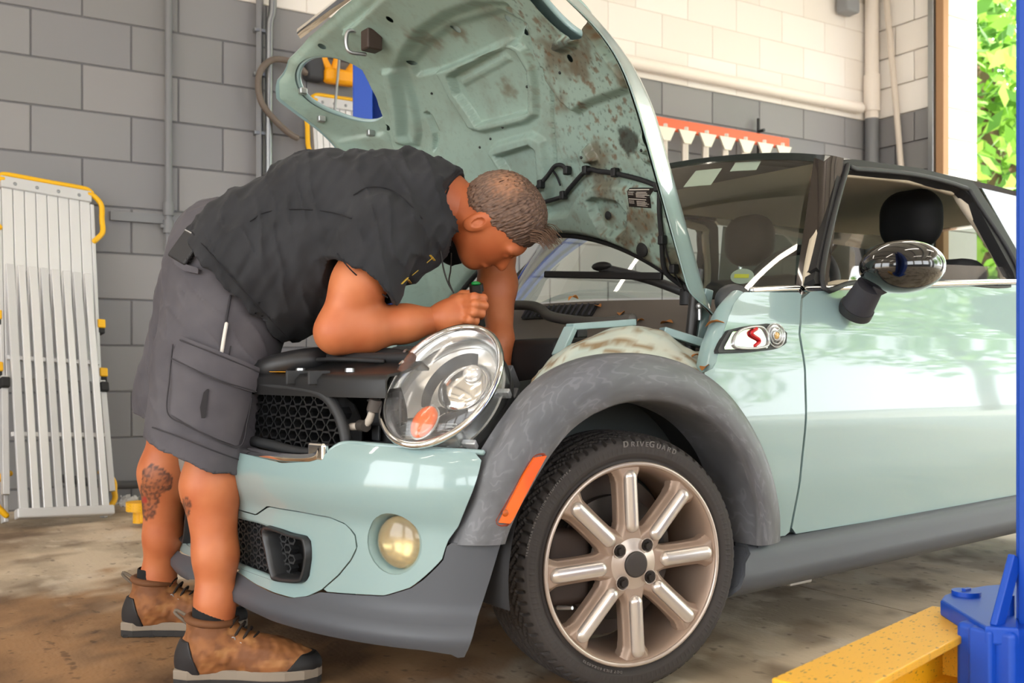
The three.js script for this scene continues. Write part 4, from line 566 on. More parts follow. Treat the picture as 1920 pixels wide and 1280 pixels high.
{
  const hd = part('bonnet', car); hd.userData.label = 'raised bonnet showing its stained pressed inner panel';
  const rear = (v) => 0.265 * Math.max(0, 1 - (v / 0.66) ** 2), sideV = (f) => 0.665 + 0.012 * Math.sin(clamp(f, 0, 0.9) / 0.9 * Math.PI);
  const half = []; for (let i = 0; i <= 16; i++) half.push([rear(0.66 * i / 16), 0.66 * i / 16]); for (let i = 1; i <= 12; i++) half.push([0.86 * i / 12, sideV(0.86 * i / 12)]);
  half.push([0.9, 0.665], [0.95, 0.64], [1.0, 0.58], [1.035, 0.48], [1.05, 0.4], [1.065, 0.3], [1.075, 0.15], [1.08, 0]);
  const out = [...half, ...half.slice(1, -1).reverse().map(([f, v]) => [f, -v])];
  const hc = [0.865, 0.522], hole = arc(hc[0], hc[1], 0.118, 0, 360, 48, 0.1).slice(0, -1), holeM = hole.map(([f, v]) => [f, -v]).reverse();
  mesh('outer_skin', panel(out, (f, v) => hood3(f, v, 0), 0.016, 0.003, [hole, holeM], false), paint, hd);
  // pressed inner panel: each entry is an outline in the photograph, its depth (+ sunk, - proud) and how soft its edge is
  const P = (l, d, s, dirt) => ({ q: polyDist(HP(l)), d, s, dirt });
  const REL = [
    P([[755, 128], [770, 95], [800, 55], [850, 22], [910, 3], [965, 5], [1000, 40], [1012, 95], [1035, 150], [1062, 190], [1085, 208], [1108, 192], [1140, 180], [1187, 163], [1194, 140], [1194, 100], [1150, 40], [1090, -30], [900, -60], [740, -20], [650, 60], [690, 130], [735, 240], [755, 300], [800, 330], [770, 250]], -0.018, 0.02, 0.35),
    P([[770, 118], [800, 80], [850, 45], [940, 20], [985, 45], [970, 75], [835, 128], [780, 140]], 0.022, 0.016, 0.15),
    P([[822, 132], [845, 122], [950, 72], [986, 90], [1004, 130], [1010, 214], [990, 228], [908, 246], [885, 240], [850, 185]], -0.012, 0.014),
    P([[848, 143], [872, 128], [950, 85], [975, 97], [994, 130], [997, 208], [900, 232], [860, 175]], 0.02, 0.007),
    P([[862, 150], [948, 102], [958, 112], [868, 162]], -0.008, 0.006),
    P([[920, 285], [935, 268], [1000, 250], [1022, 262], [1034, 350], [1030, 420], [1000, 400], [960, 345]], -0.012, 0.014), P([[935, 292], [1000, 272], [1010, 280], [1016, 345], [1005, 390], [968, 340]], 0.018, 0.006),
    P([[1027, 125], [1032, 124], [1037, 215], [1044, 312], [1040, 313], [1033, 215]], 0.014, 0.004), P([[796, 213], [803, 210], [812, 222], [822, 245], [822, 270], [812, 285], [812, 250]], 0.02, 0.006),
    P([[735, 130], [760, 128], [775, 170], [790, 250], [785, 270], [760, 262], [748, 200]], -0.012, 0.018),
    P([[1015, 405], [1070, 400], [1085, 372], [1105, 350], [1150, 343], [1185, 350], [1235, 360], [1262, 420], [1270, 520], [1240, 500], [1150, 458], [1030, 440]], -0.012, 0.016),
    P([[1110, 376], [1122, 370], [1165, 377], [1182, 398], [1180, 432], [1160, 438], [1135, 432], [1118, 400]], 0.02, 0.012), P([[1044, 318], [1060, 300], [1100, 300], [1105, 315], [1062, 365], [1030, 385]], 0.006, 0.02),
    P([[1204, 250], [1228, 245], [1244, 270], [1240, 300], [1215, 305], [1200, 285]], -0.01, 0.012), P([[1213, 262], [1228, 260], [1233, 275], [1222, 285], [1212, 278]], -0.012, 0.008), P([[1095, 278], [1105, 272], [1112, 285], [1122, 300], [1105, 305], [1094, 292]], -0.014, 0.008),
    P([[1062, 72], [1075, 66], [1098, 70], [1096, 80], [1070, 92], [1058, 88]], -0.014, 0.01), P([[570, 240], [640, 262], [720, 250], [760, 300], [640, 300]], -0.008, 0.02),
  ];
  const clean = hex(0x98afa4), grime = hex(0x6d6350), dark = hex(0x28251f), rust = hex(0x6e4a28), oilP = polyDist(HP([[1157, 240], [1175, 236], [1198, 252], [1201, 275], [1178, 293], [1162, 270]])), oil2 = polyDist(HP([[1058, 78], [1095, 66], [1098, 78], [1068, 96]])), stainC = HP([[1085, 105], [1095, 125], [1140, 410], [1220, 480], [850, 60], [800, 75], [950, 170], [1105, 65], [1190, 130]]);
  const sunk = (f, v) => { let d = 0; for (const r of REL) { const s = r.q(f, v)[0]; if (s > r.s) continue; d += r.d * sst(r.s * 0.5, -r.s * 0.5, s); } return [d]; };
  const drains = [[712, 84, 0.009], [848, 56, 0.012], [944, 37, 0.01], [986, 60, 0.01], [1085, 105, 0.011], [770, 118, 0.009], [604, 87, 0.01], [747, 33, 0.01], [740, 235, 0.011]].map(([x, y, k]) => { const [f, v] = onHood(x, y); return arc(f, v, k, 0, 345, 15); });
  const flangeIn = polyDist(out), innerOff = (f, v) => { const e = -flangeIn(f, v)[0], [d] = sunk(f, v); return -0.006 - 0.016 * sst(0, 0.03, e) + (d > 0 ? Math.min(d, 0.03) * 0.75 : d * 1.7) * sst(0.0, 0.03, e); };
  const inner = panel(out.map(([f, v]) => [f, v * 0.985]), (f, v) => hood3(f, v, innerOff(f, v)), 0.005, 0, [hole, holeM, ...drains], true, (f, v) => {
    const near = sst(0.12, 0.36, v); let c = clean.clone();
    c.lerp(grime, clamp(sst(-0.05, 0.45, fbm(f * 6, v * 6, 2)) * (0.22 + 0.65 * near), 0, 0.85)); c.lerp(rust, sst(0.22, 0.42, fbm(f * 26, v * 26, 5)) * (0.12 + 0.6 * near)); c.lerp(dark, sst(0.25, 0.5, fbm(f * 60, v * 60, 9)) * (0.1 + 0.5 * near));
    for (const [sf, sv] of stainC) c.lerp(grime, 0.8 * sst(0.05, 0.0, Math.hypot(f - sf, v - sv) + 0.03 * fbm(f * 30, v * 30, 4)));
    c.lerp(dark, 0.85 * sst(0.004, -0.006, oilP(f, v)[0] + 0.008 * fbm(f * 40, v * 40))); c.lerp(dark, 0.7 * sst(0.006, -0.004, oil2(f, v)[0] + 0.01 * fbm(f * 40, v * 40))); return c; });
  mesh('inner_panel', inner, std(0xffffff, 0.42, 0, { vertexColors: true }), hd);
  for (const s of [1, -1]) mesh('lamp_opening_lip', tube(arc(hc[0], hc[1] * s, 0.118, 0, 350, 40, 0.1).map(([f, v]) => hood3(f, v, -0.008)), 0.008, 100, 8, true), paint, hd);
  // chrome strip along the nose edge, seen from behind
  const cs = []; for (let i = 0; i <= 20; i++) { const v = lerp(-0.5, 0.5, i / 20); cs.push(hood3(1.075 - 0.25 * Math.max(0, Math.abs(v) - 0.12) ** 2, v, -0.002)); } const cc = curve(cs);
  mesh('nose_trim', grid(60, 6, (u, v) => { const p = cc.getPoint(u); return p.add(V(-Math.cos(HA) * 0.03 * v - 0.006 * Math.sin(v * 3.1), Math.sin(HA) * 0.03 * v, 0)); }), chrome, hd);
  mesh('rear_seal', tube(Array.from({ length: 21 }, (_, i) => { const v = lerp(-0.6, 0.6, i / 20); return hood3(rear(v) + 0.004, v, -0.014); }), 0.008, 60, 8), blackRubber, hd);
  // wiring, clips, plugs, latch striker, data label
  const flat = (f, v) => (innerOff(f, v) + innerOff(f + 0.012, v) + innerOff(f - 0.012, v) + innerOff(f, v + 0.012) + innerOff(f, v - 0.012)) / 5, ln = (l, off) => l.map(([x, y]) => { const [f, v] = onHood(x, y); return hood3(f, v, flat(f, v) + off + 0.022); });
  mesh('washer_hose', tube(ln([[1012, 380], [1058, 367], [1072, 352], [1105, 318], [1130, 319], [1160, 323], [1205, 334], [1232, 344], [1242, 352], [1248, 390], [1256, 440], [1262, 500], [1276, 535]], -0.034), 0.0065, 120, 8), blackRubber, hd);
  mesh('branch_hose', tube(ln([[1010, 364], [1024, 345], [1034, 328], [1045, 310], [1058, 308], [1066, 316]], -0.036), 0.006, 60, 8), blackRubber, hd); mesh('thin_lead', tube(ln([[1245, 375], [1258, 430], [1268, 490], [1282, 545]], -0.036), 0.0025, 60, 6), blackRubber, hd); mesh('thin_lead', tube(ln([[1040, 318], [1046, 330], [1052, 346]], -0.03), 0.003, 30, 6), blackRubber, hd);
  for (const [x, y] of [[1062, 364], [1105, 317], [1160, 321], [1241, 348], [1258, 443], [1272, 500], [1029, 340], [1068, 318]]) { const p = ln([[x, y]], -0.036)[0]; mesh('hose_clip', rbox(0.02, 0.024, 0.018, 0.004, p.x, p.y, p.z), black, hd); }
  for (const [x, y, r] of [[1215, 463, 0.021], [1138, 404, 0.012]]) { const p = ln([[x, y]], -0.024)[0]; mesh('rubber_plug', new THREE.SphereGeometry(r, 20, 10).scale(0.45, 1, 1).translate(p.x, p.y, p.z), blackRubber, hd); }
  { const [a, b] = onHood(717, 74), p = hood3(a, b, innerOff(a, b) - 0.02); mesh('latch_block', rbox(0.05, 0.06, 0.045, 0.006, p.x, p.y, p.z + 0.02), std(0x3d2f28, 0.6), hd); mesh('striker_loop', tube([V(p.x, p.y + 0.035, p.z - 0.02), V(p.x - 0.05, p.y + 0.03, p.z - 0.03), V(p.x - 0.05, p.y - 0.025, p.z - 0.03), V(p.x, p.y - 0.03, p.z - 0.02)], 0.006, 40, 8), satin, hd); }
  for (const [x, y] of [[572, 170], [606, 222], [700, 248]]) { const p = ln([[x, y]], -0.03)[0]; mesh('lamp_clip', rbox(0.025, 0.02, 0.02, 0.004, p.x, p.y, p.z), satin, hd); }
  const cv = document.createElement('canvas'); cv.width = 256; cv.height = 192; const cx = cv.getContext('2d'); cx.fillStyle = '#1d1613'; cx.fillRect(0, 0, 256, 192); cx.fillStyle = '#c9c0b4'; for (let i = 0; i < 2; i++) { cx.fillRect(8, 10 + 92 * i, 200, 9); for (let k = 0; k < 5; k++) { cx.fillRect(96, 32 + k * 12 + 92 * i, 120 + 20 * ((k * 7) % 3 - 1), 5); if (k < 3) cx.fillRect(8, 32 + k * 13 + 92 * i, 60, 4); } } const lt = new THREE.CanvasTexture(cv); lt.colorSpace = THREE.SRGBColorSpace;
  const L = HP([[1186, 350], [1228, 352], [1232, 386], [1190, 383]]); mesh('data_label', grid(8, 8, (u, v) => { const f = lerp(lerp(L[0][0], L[1][0], u), lerp(L[3][0], L[2][0], u), 1 - v), w = lerp(lerp(L[0][1], L[1][1], u), lerp(L[3][1], L[2][1], u), 1 - v); return hood3(f, w, innerOff(f, w) - 0.0015); }), std(0xffffff, 0.5, 0, { map: lt, side: THREE.DoubleSide }), hd);
  for (const [x, y] of [[1066, 132], [998, 160], [948, 237], [920, 260], [810, 175], [1222, 275], [1102, 291], [900, 276]]) { const [f, v] = onHood(x, y), p = hood3(f, v, innerOff(f, v) - 0.001); mesh('dark_hole_bead', new THREE.SphereGeometry(0.004, 10, 8).translate(p.x, p.y, p.z), plastic, hd); }  // dark beads standing in for the shaded mouths of tiny drain holes
  // gas strut and hinge
  const a = pz(1308, 505, 0.6), b = pz(1288, 705, 0.6), c = pz(1280, 760, 0.6); mesh('gas_strut', cyl(a, b, 0.0145), std(0x2d2b2a, 0.4), hd); mesh('strut_rod', cyl(b, c, 0.006), satin, hd);
  for (const s of [1, -1]) mesh('hinge', [beam(V(0.36, 0.77, 0.6 * s), V(0.385, 0.92, 0.61 * s), 0.012, 0.03), beam(V(0.43, 0.75, 0.62 * s), V(0.40, 0.9, 0.63 * s), 0.01, 0.026)], paint, hd);
}
// --- headlamps ---
{
  const c = pz(828, 718, 0.62), be = 30 * Math.PI / 180, ga = 45 * Math.PI / 180, e1 = V(Math.sin(be), 0, Math.cos(be)), nf = V(-Math.cos(be), 0, Math.sin(be)), e2 = V(0, Math.cos(ga), 0).addScaledVector(nf, -Math.sin(ga)), e3 = e1.clone().cross(e2); if (e3.dot(nf) < 0) e3.negate();
  const R1 = 0.121, R2 = 0.168, X = e1, Y = e2, Z = e3, rh = X.clone().cross(Y).dot(Z) > 0, put = (g) => { basis(g, X, Y, Z, c); return rh ? g : g; };
  const el = (k, z, n = 64) => Array.from({ length: n }, (_, i) => { const t = i / n * 2 * Math.PI; return V(R1 * k * Math.cos(t), R2 * k * Math.sin(t), z); });
  const ringGrid = (rows, n = 72) => grid(n, rows.length - 1, (u, v) => { const [k, z] = rows[Math.round(v * (rows.length - 1))], t = u * 2 * Math.PI; return V(R1 * k * Math.cos(t), R2 * k * Math.sin(t), z); });
  for (const s of [1, -1]) {
    const L = part('headlamp', car); const add = (n, g, m) => mesh(n, s > 0 ? put(g) : mirrored(put(g)), m, L);
    add('chrome_ring', tube(el(1.0, 0), 0.0075, 160, 10, true), chrome);
    add('front_lens', ringGrid([[0.985, 0.002], [0.93, 0.014], [0.8, 0.03], [0.6, 0.043], [0.35, 0.051], [0.1, 0.0535], [0.001, 0.054]]), phys(0xffffff, 0.1, { transmission: 0.95, thickness: 0 }));
    add('side_lens', ringGrid([[1.0, -0.004], [1.015, -0.03], [1.01, -0.07]]), phys(0xf2f4f4, 0.06, { transmission: 0.95, thickness: 0 }));
    add('inner_ring', ringGrid([[0.97, -0.004], [0.9, -0.012], [0.86, -0.03], [0.93, -0.05]]), std(0xd8dadb, 0.22, 0.9));
    add('reflector', ringGrid([[0.97, -0.05], [0.85, -0.062], [0.65, -0.072], [0.4, -0.078], [0.001, -0.08]]), std(0xf1f0ec, 0.3, 0.7));
    add('lamp_bezel', ringGrid([[1.02, -0.066], [1.035, -0.072], [1.03, -0.09], [0.98, -0.1]]), std(0x3a3b3d, 0.45));
    add('housing', ringGrid([[1.0, -0.092], [0.96, -0.13], [0.82, -0.17], [0.5, -0.185], [0.001, -0.187]]), plastic);
    add('bulb_shroud', new THREE.SphereGeometry(0.062, 28, 14, 0, 6.3, 0, Math.PI * 0.55).rotateX(Math.PI / 2).scale(1, 1.15, 0.5).translate(0.022, 0.04, -0.058), std(0xf0efec, 0.12, 0.95));
    add('bulb_cap', new THREE.SphereGeometry(0.02, 20, 12).scale(1, 1, 0.8).translate(0.045, 0.05, -0.022), std(0xf4f2ee, 0.2, 0.6)); add('bulb_stem', cyl(V(0.045, 0.05, -0.08), V(0.045, 0.05, -0.03), 0.008), satin);
    add('dark_band', grid(30, 3, (u, v) => { const t = lerp(75, 215, u) * Math.PI / 180, k = lerp(0.5, 0.6, v); return V(0.015 + R1 * k * Math.cos(t), 0.02 + R2 * k * Math.sin(t), -0.052 + 0.02 * v); }), std(0x2e3134, 0.35));
    for (let i = 0; i < 7; i++) { const y = -0.075 - i * 0.0085, w = Math.sqrt(Math.max(0, 1 - (y / (R2 * 0.9)) ** 2)) * R1 * 0.8; add('reflector_rib', beam(V(-w, y, -0.045), V(w * 0.55, y, -0.045), 0.01, 0.002, 0.0008), satin); }
    add('indicator_lens', new THREE.SphereGeometry(0.034, 24, 14).scale(0.78, 1.25, 0.5).translate(-0.012, -0.092, -0.018), orangeLens); add('indicator_rim', new THREE.TorusGeometry(0.034, 0.003, 8, 40).scale(0.8, 1.27, 1).translate(-0.012, -0.092, -0.02), satin);
    for (let i = 0; i < 5; i++) { const t = (20 + i * 28) * Math.PI / 180; add('housing_rib', rbox(0.022, 0.028, 0.06, 0.003, 0, 0, 0).translate(R1 * 1.0 * Math.cos(t) * 1.0, R2 * Math.sin(t), -0.115), std(0x55565a, 0.5)); }
    add('rear_cover', new THREE.CylinderGeometry(0.06, 0.066, 0.05, 36).rotateX(Math.PI / 2).translate(0.035, 0.04, -0.19), std(0x5b5c60, 0.5));
    for (const [x, y] of [[0.09, -0.12], [0.12, 0.02]]) add('fixing_tab', rbox(0.03, 0.012, 0.02, 0.003, x * 0.98, y, -0.05), std(0xc9cbcc, 0.3, 0.5));
  }
}
// --- engine bay ---
{
  const bay = part('engine_bay', car), wb = (k) => V(0.665 - 0.3 * (1 - k * k), 0.905 + 0.015 * (1 - k * k), 0.66 * k), fe = (k, y, d = 0) => V(0.42 - 0.264 * (1 - k * k) + d, y, 0.635 * k);
  const rows = (k) => [fe(k, 0.755, 0.015), fe(k, 0.79, 0.01), fe(k, 0.80, 0.05), fe(k, 0.802, 0.09).lerp(wb(k), 0.2), fe(k, 0.815, 0.1).lerp(wb(k), 0.45), fe(k, 0.87, 0.05).lerp(wb(k), 0.85), wb(k).add(V(0.01, -0.006, 0))];
  mesh('scuttle_panel', solid(grid(60, 6, (u, v) => rows(u * 2 - 1)[Math.round(v * 6)]), 0.008), brownGrey, bay);
  const vk = (k, v) => { const r = rows(k); return r[4].clone().lerp(r[5], v); };
  mesh('scuttle_vent', solid(grid(20, 4, (u, v) => vk(lerp(-0.1, 0.34, u), lerp(0.05, 0.75, v)).add(V(-0.006, 0.004, 0))), 0.003), black, bay);
  for (let i = 0; i < 14; i++) { const k = lerp(-0.09, 0.33, i / 13), a = vk(k, 0.06).add(V(-0.01, 0.006, 0)), b = vk(k, 0.74).add(V(-0.01, 0.006, 0)); mesh('vent_slat', beam(a, b, 0.003, 0.006, 0.001), plasticSoft, bay); }
  mesh('bulkhead', grid(30, 3, (u, v) => fe(u * 2 - 1, lerp(0.4, 0.76, v), 0.02)), std(0x242426, 0.9), bay);
  mesh('bay_floor', rbox(0.78, 0.04, 1.1, 0.01, -0.05, 0.42, 0), black, bay);
  both('bay_side', panel([[-0.5, 0.4], [0.4, 0.4], [0.4, 0.74], [0.1, 0.72], [-0.3, 0.68], [-0.5, 0.6]], (x, y) => V(x, y, 0.585), 0.08, 0.01), std(0x3a3f3e, 0.7), bay);
  const sl = [[960, 572], [995, 573], [1015, 580], [1030, 592], [1070, 600], [1130, 604], [1185, 598]].map(([x, y]) => px_(x, y, 0.17)); mesh('scuttle_seal', tube(sl, 0.014, 80, 10), std(0x4a4642, 0.6), bay);
  mesh('filter_box', nets((x, y, z) => { const q = V(Math.max(Math.abs(x) - 0.11, 0), Math.max(Math.abs(y) - 0.05, 0), Math.max(Math.abs(z) - 0.16, 0)).length() - 0.025; return q; }, V(-0.16, -0.1, -0.22), V(0.16, 0.1, 0.22), 0.012).translate(0.13, 0.72, 0.30), std(0x1c1c1d, 0.6), bay);
  mesh('engine_cover', rbox(0.34, 0.16, 0.5, 0.03, -0.14, 0.64, -0.12, 3), std(0x202123, 0.5), bay); mesh('cover_ridge', [rbox(0.3, 0.02, 0.06, 0.008, -0.14, 0.725, -0.2), rbox(0.3, 0.02, 0.06, 0.008, -0.14, 0.725, -0.05)], plastic, bay);
  mesh('battery_box', rbox(0.22, 0.18, 0.2, 0.02, 0.2, 0.7, -0.4, 3), plastic, bay); mesh('coolant_bottle', nets((x, y, z) => Math.hypot(Math.max(Math.abs(x) - 0.03, 0), Math.max(Math.abs(y) - 0.03, 0), Math.max(Math.abs(z) - 0.05, 0)) - 0.03, V(-0.08, -0.08, -0.1), V(0.08, 0.08, 0.1), 0.01).translate(-0.2, 0.7, -0.45), std(0xb9b6ac, 0.5), bay);
  mesh('turbo_pipe', tube([V(-0.38, 0.66, 0.3), V(-0.3, 0.71, 0.36), V(-0.18, 0.71, 0.38), V(-0.05, 0.68, 0.3)], 0.032, 40, 12), std(0x2a2a2b, 0.5), bay); mesh('coolant_hose', tube([V(-0.42, 0.68, -0.3), V(-0.33, 0.73, -0.2), V(-0.3, 0.735, 0.0), V(-0.36, 0.71, 0.16)], 0.02, 50, 10), blackRubber, bay);
  // the slam panel behind the grille
  mesh('slam_panel', solid(grid(60, 6, (u, v) => { const a = lerp(-0.62, 0.62, u), r = [[-0.02, 0.66], [-0.018, 0.695], [-0.03, 0.708], [-0.07, 0.712], [-0.12, 0.722], [-0.15, 0.735], [-0.18, 0.72]][Math.round(v * 6)]; return nose(a, r[1], r[0]); }), 0.006), std(0x1b1b1c, 0.42), bay);
  for (const a of [-0.45, -0.2, 0.08, 0.3, 0.48]) { const p = nose(a, 0.712, -0.06); mesh('panel_bolt', new THREE.CylinderGeometry(0.01, 0.011, 0.008, 12).translate(p.x, p.y + 0.004, p.z), satin, bay); }
  { const np = (a, y, o) => nose(a, y, o), lat = np(0.02, 0.735, -0.1); mesh('bonnet_catch', rbox(0.06, 0.035, 0.09, 0.008, lat.x, lat.y, lat.z, 2), satin, bay);
    mesh('release_cable', tube([np(0.04, 0.74, -0.1), np(0.2, 0.738, -0.13), np(0.36, 0.74, -0.11), np(0.5, 0.735, -0.14)], 0.005, 50, 8), blackRubber, bay);
    mesh('air_duct', tube([np(0.12, 0.705, -0.03), np(0.2, 0.728, -0.07), np(0.24, 0.74, -0.13), np(0.22, 0.74, -0.22)], 0.028, 40, 12), std(0x222224, 0.45), bay);
    mesh('radiator_hose', tube([np(0.3, 0.72, -0.2), np(0.38, 0.745, -0.22), np(0.46, 0.735, -0.26), np(0.5, 0.7, -0.34)], 0.021, 40, 12), blackRubber, bay); for (const t of [np(0.32, 0.73, -0.205), np(0.45, 0.738, -0.255)]) mesh('hose_clamp', new THREE.TorusGeometry(0.023, 0.003, 8, 28).rotateY(0.6).translate(t.x, t.y, t.z), satin, bay);
    for (const a of [-0.3, -0.12, 0.34, 0.42]) { const p = np(a, 0.7, -0.025); mesh('panel_rib', rbox(0.05, 0.03, 0.008, 0.002, p.x, p.y, p.z), plastic, bay); }
    const ac = np(0.12, 0.75, -0.3); mesh('alternator_housing', lathe([[0.001, 0.05], [0.05, 0.05], [0.06, 0.035], [0.062, -0.03], [0.05, -0.05]], 28).rotateX(1.2).translate(ac.x, ac.y - 0.03, ac.z), std(0x9b9a96, 0.45, 0.7), bay); }
  mesh('bonnet_seal', tube(Array.from({ length: 25 }, (_, i) => nose(lerp(-0.58, 0.58, i / 24), 0.742, -0.155)), 0.012, 80, 8), blackRubber, bay);
  { const p = nose(0.25, 0.7, -0.045); mesh('warning_sticker', box(0.035, 0.001, 0.07, p.x, p.y + 0.012, p.z), std(0xe8a51c, 0.5), bay); }
  both('lamp_bracket', panel(NZ([[632, 735], [700, 728], [712, 780], [712, 838], [640, 834], [636, 790]]), (a, y) => nose(a, y, -0.1), 0.02, 0.006, [], true), std(0x1a1a1b, 0.6), bay);
  for (const [x, y0, y1] of [[652, 740, 830], [676, 738, 800], [698, 735, 835]]) { const a = onNose(x, y0), b = onNose(x, y1); both('bracket_rib', beam(nose(a[0], a[1], -0.085), nose(b[0], b[1], -0.085), 0.03, 0.006, 0.002), plastic, bay); }
  for (const y of [752, 775, 800]) { const a = onNose(640, y), b = onNose(705, y - 4); both('bracket_web', beam(nose(a[0], a[1], -0.085), nose(b[0], b[1], -0.085), 0.025, 0.005, 0.002), plastic, bay); }
  const wp = [[626, 802], [648, 800], [660, 792], [667, 778]].map(([x, y]) => { const q = onNose(x, y); return nose(q[0], q[1], -0.05); }); mesh('washer_pipe', tube(wp, 0.008, 30, 10), std(0xbcb2a6, 0.5), bay); const w1 = onNose(670, 772), w2 = onNose(675, 750); mesh('washer_cap', cyl(nose(w1[0], w1[1], -0.05), nose(w2[0], w2[1], -0.05), 0.014, 0.013, 14), std(0x4a433e, 0.6), bay);
  mesh('pipe_collar', cyl(wp[1].clone().add(V(0, 0, -0.01)), wp[1].clone().add(V(0, 0, 0.016)), 0.012), std(0x3b3632, 0.6), bay);
  both('gap_shade_sheet', panel(NZ([[636, 828], [905, 842], [905, 870], [636, 862]]), (a, y) => nose(a, y, -0.06), 0.03, 0.02, [], true), black, bay);  // added black sheet painting the shade in the gap between bumper and lamp
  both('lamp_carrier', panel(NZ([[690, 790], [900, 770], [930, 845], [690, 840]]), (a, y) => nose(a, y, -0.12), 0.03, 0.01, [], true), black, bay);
  // inner wing: pale dirty pressing above the arch
  const oc = curve([[985, 748], [1045, 700], [1105, 675], [1170, 665], [1235, 671], [1295, 691], [1335, 712]].map(([x, y]) => { const p = onFlare(x, y); return V(p.x, p.y, 0.772); })), ic = curve([[1010, 690, 0.62], [1045, 664, 0.6], [1085, 640, 0.59], [1170, 612, 0.585], [1235, 618, 0.6], [1290, 650, 0.62], [1332, 665, 0.7]].map(([x, y, z]) => pz(x, y, z)));
  const cream = hex(0xc9cabb), brown = hex(0x8d7657), pale = hex(0xb4c2ba);
  mesh('inner_wing', solid(grid(60, 14, (u, v) => { const p = oc.getPoint(u).lerp(ic.getPoint(u), v); p.y += 0.02 * Math.sin(v * Math.PI) * Math.sin(u * Math.PI) + 0.006 * n3(u * 5, v * 3, 1); return p; }, (u, v) => pale.clone().lerp(cream, clamp(0.5 + fbm(u * 3, v * 3, 2), 0, 1)).lerp(brown, sst(0.02, 0.4, fbm(u * 5, v * 5, 6)))), 0.004), std(0xffffff, 0.6, 0, { vertexColors: true }), bay);
  const P = (x, y, z) => pz(x, y, z); mesh('wing_rail', [beam(P(1068, 613, 0.585), P(1186, 604, 0.585), 0.03, 0.016), beam(P(1070, 615, 0.585), P(1046, 668, 0.6), 0.03, 0.016), beam(P(1240, 620, 0.6), P(1335, 650, 0.66), 0.05, 0.02)], paint, bay);
  mesh('wing_buffer', rbox(0.03, 0.02, 0.02, 0.004, ...P(1088, 625, 0.59).toArray()), black, bay); { const k = P(1312, 600, 0.62); mesh('hinge_stud', [cyl(k, k.clone().add(V(0, 0.03, 0)), 0.006), new THREE.SphereGeometry(0.01, 12, 8).translate(k.x, k.y + 0.035, k.z)], satin, bay); }
  mesh('corner_cover', nets((x, y, z) => Math.hypot(x / 1.3, y / 1.0, z / 0.8) - 0.045, V(-0.09, -0.08, -0.08), V(0.09, 0.08, 0.08), 0.01).translate(...P(1375, 565, 0.66).toArray()), std(0x3f4144, 0.5), bay);
  both('strut_tower', lathe([[0.001, 0.76], [0.05, 0.76], [0.075, 0.75], [0.085, 0.715]], 36).translate(0.12, -0.01, 0.5), std(0x8f9a95, 0.6), bay);
  // wipers
  const wa = P(1290, 550, 0.5), wm = P(1215, 523, 0.4), wh = P(1128, 502, 0.27); mesh('wiper_arm', [tube([wa, wm, wh], 0.013, 40, 10), cyl(wa.clone().add(V(0, -0.03, 0)), wa.clone().add(V(0, 0.012, 0)), 0.022)], plastic, bay); mesh('wiper_head', nets((x, y, z) => Math.hypot(x, y * 1.5, z / 1.8) - 0.02, V(-0.04, -0.03, -0.06), V(0.04, 0.03, 0.06), 0.006).translate(wh.x, wh.y + 0.004, wh.z), black, bay); mesh('wiper_blade', beam(P(1022, 514, 0.03), P(1242, 518, 0.5), 0.012, 0.02, 0.004), black, bay);
}
// fallen leaves caught in the scuttle and along the wing
{
  const leafM = std(0x9a6228, 0.8), spots = [[1200, 605, 0.56, 0.4], [1165, 592, 0.5, 1.2], [1250, 609, 0.56, 2.2], [1305, 672, 0.72, 0.2], [1322, 694, 0.76, 1.0], [1340, 610, 0.66, 2.6], [1075, 563, 0.12, 0.7], [1121, 578, 0.22, 1.9]], names = ['curled brown leaf beside the strut of the raised bonnet', 'dry ear of grass lying on the scuttle edge', 'curled brown leaf behind the inner wing', 'dry orange leaf lying on the pale inner wing', 'small dry leaf at the rear end of the arch flare', 'orange leaf wedged under the bonnet hinge', 'small brown leaf on the scuttle vent', 'small brown leaf in the corner of the scuttle vent'];
  const rc = new THREE.Raycaster(), targets = []; car.traverse((o) => { if (['scuttle_panel', 'inner_wing', 'fender_fold', 'scuttle_vent', 'fender'].includes(o.name)) targets.push(new THREE.Mesh(o.geometry, new THREE.MeshBasicMaterial({ side: THREE.DoubleSide }))); });
  spots.forEach(([x, y, h, r], i) => { rc.set(eyeCar, dirCar(x, y).normalize()); const ht = rc.intersectObjects(targets)[0], p = ht ? ht.point : pz(x, y, 0.6), w = CAR_O.clone().addScaledVector(ca, p.x).addScaledVector(cn, p.z).setY(p.y); const k = 0.62 + 0.3 * ((i * 7) % 3) / 2, g = grid(8, 6, (u, v) => { const a = u * 2 - 1, wd = 0.014 * k * (1 - a * a) * (v * 2 - 1); return V(0.026 * k * a, 0.005 * Math.cos(a * 2) + 0.35 * Math.abs(wd), wd); }); const m = mesh('dry_leaf', solid(g, 0.0008).rotateY(r).rotateZ(0.2).translate(w.x, w.y + 0.003, w.z), leafM); tag(m, names[i], 'leaf', 'dry leaves on the car'); });
}
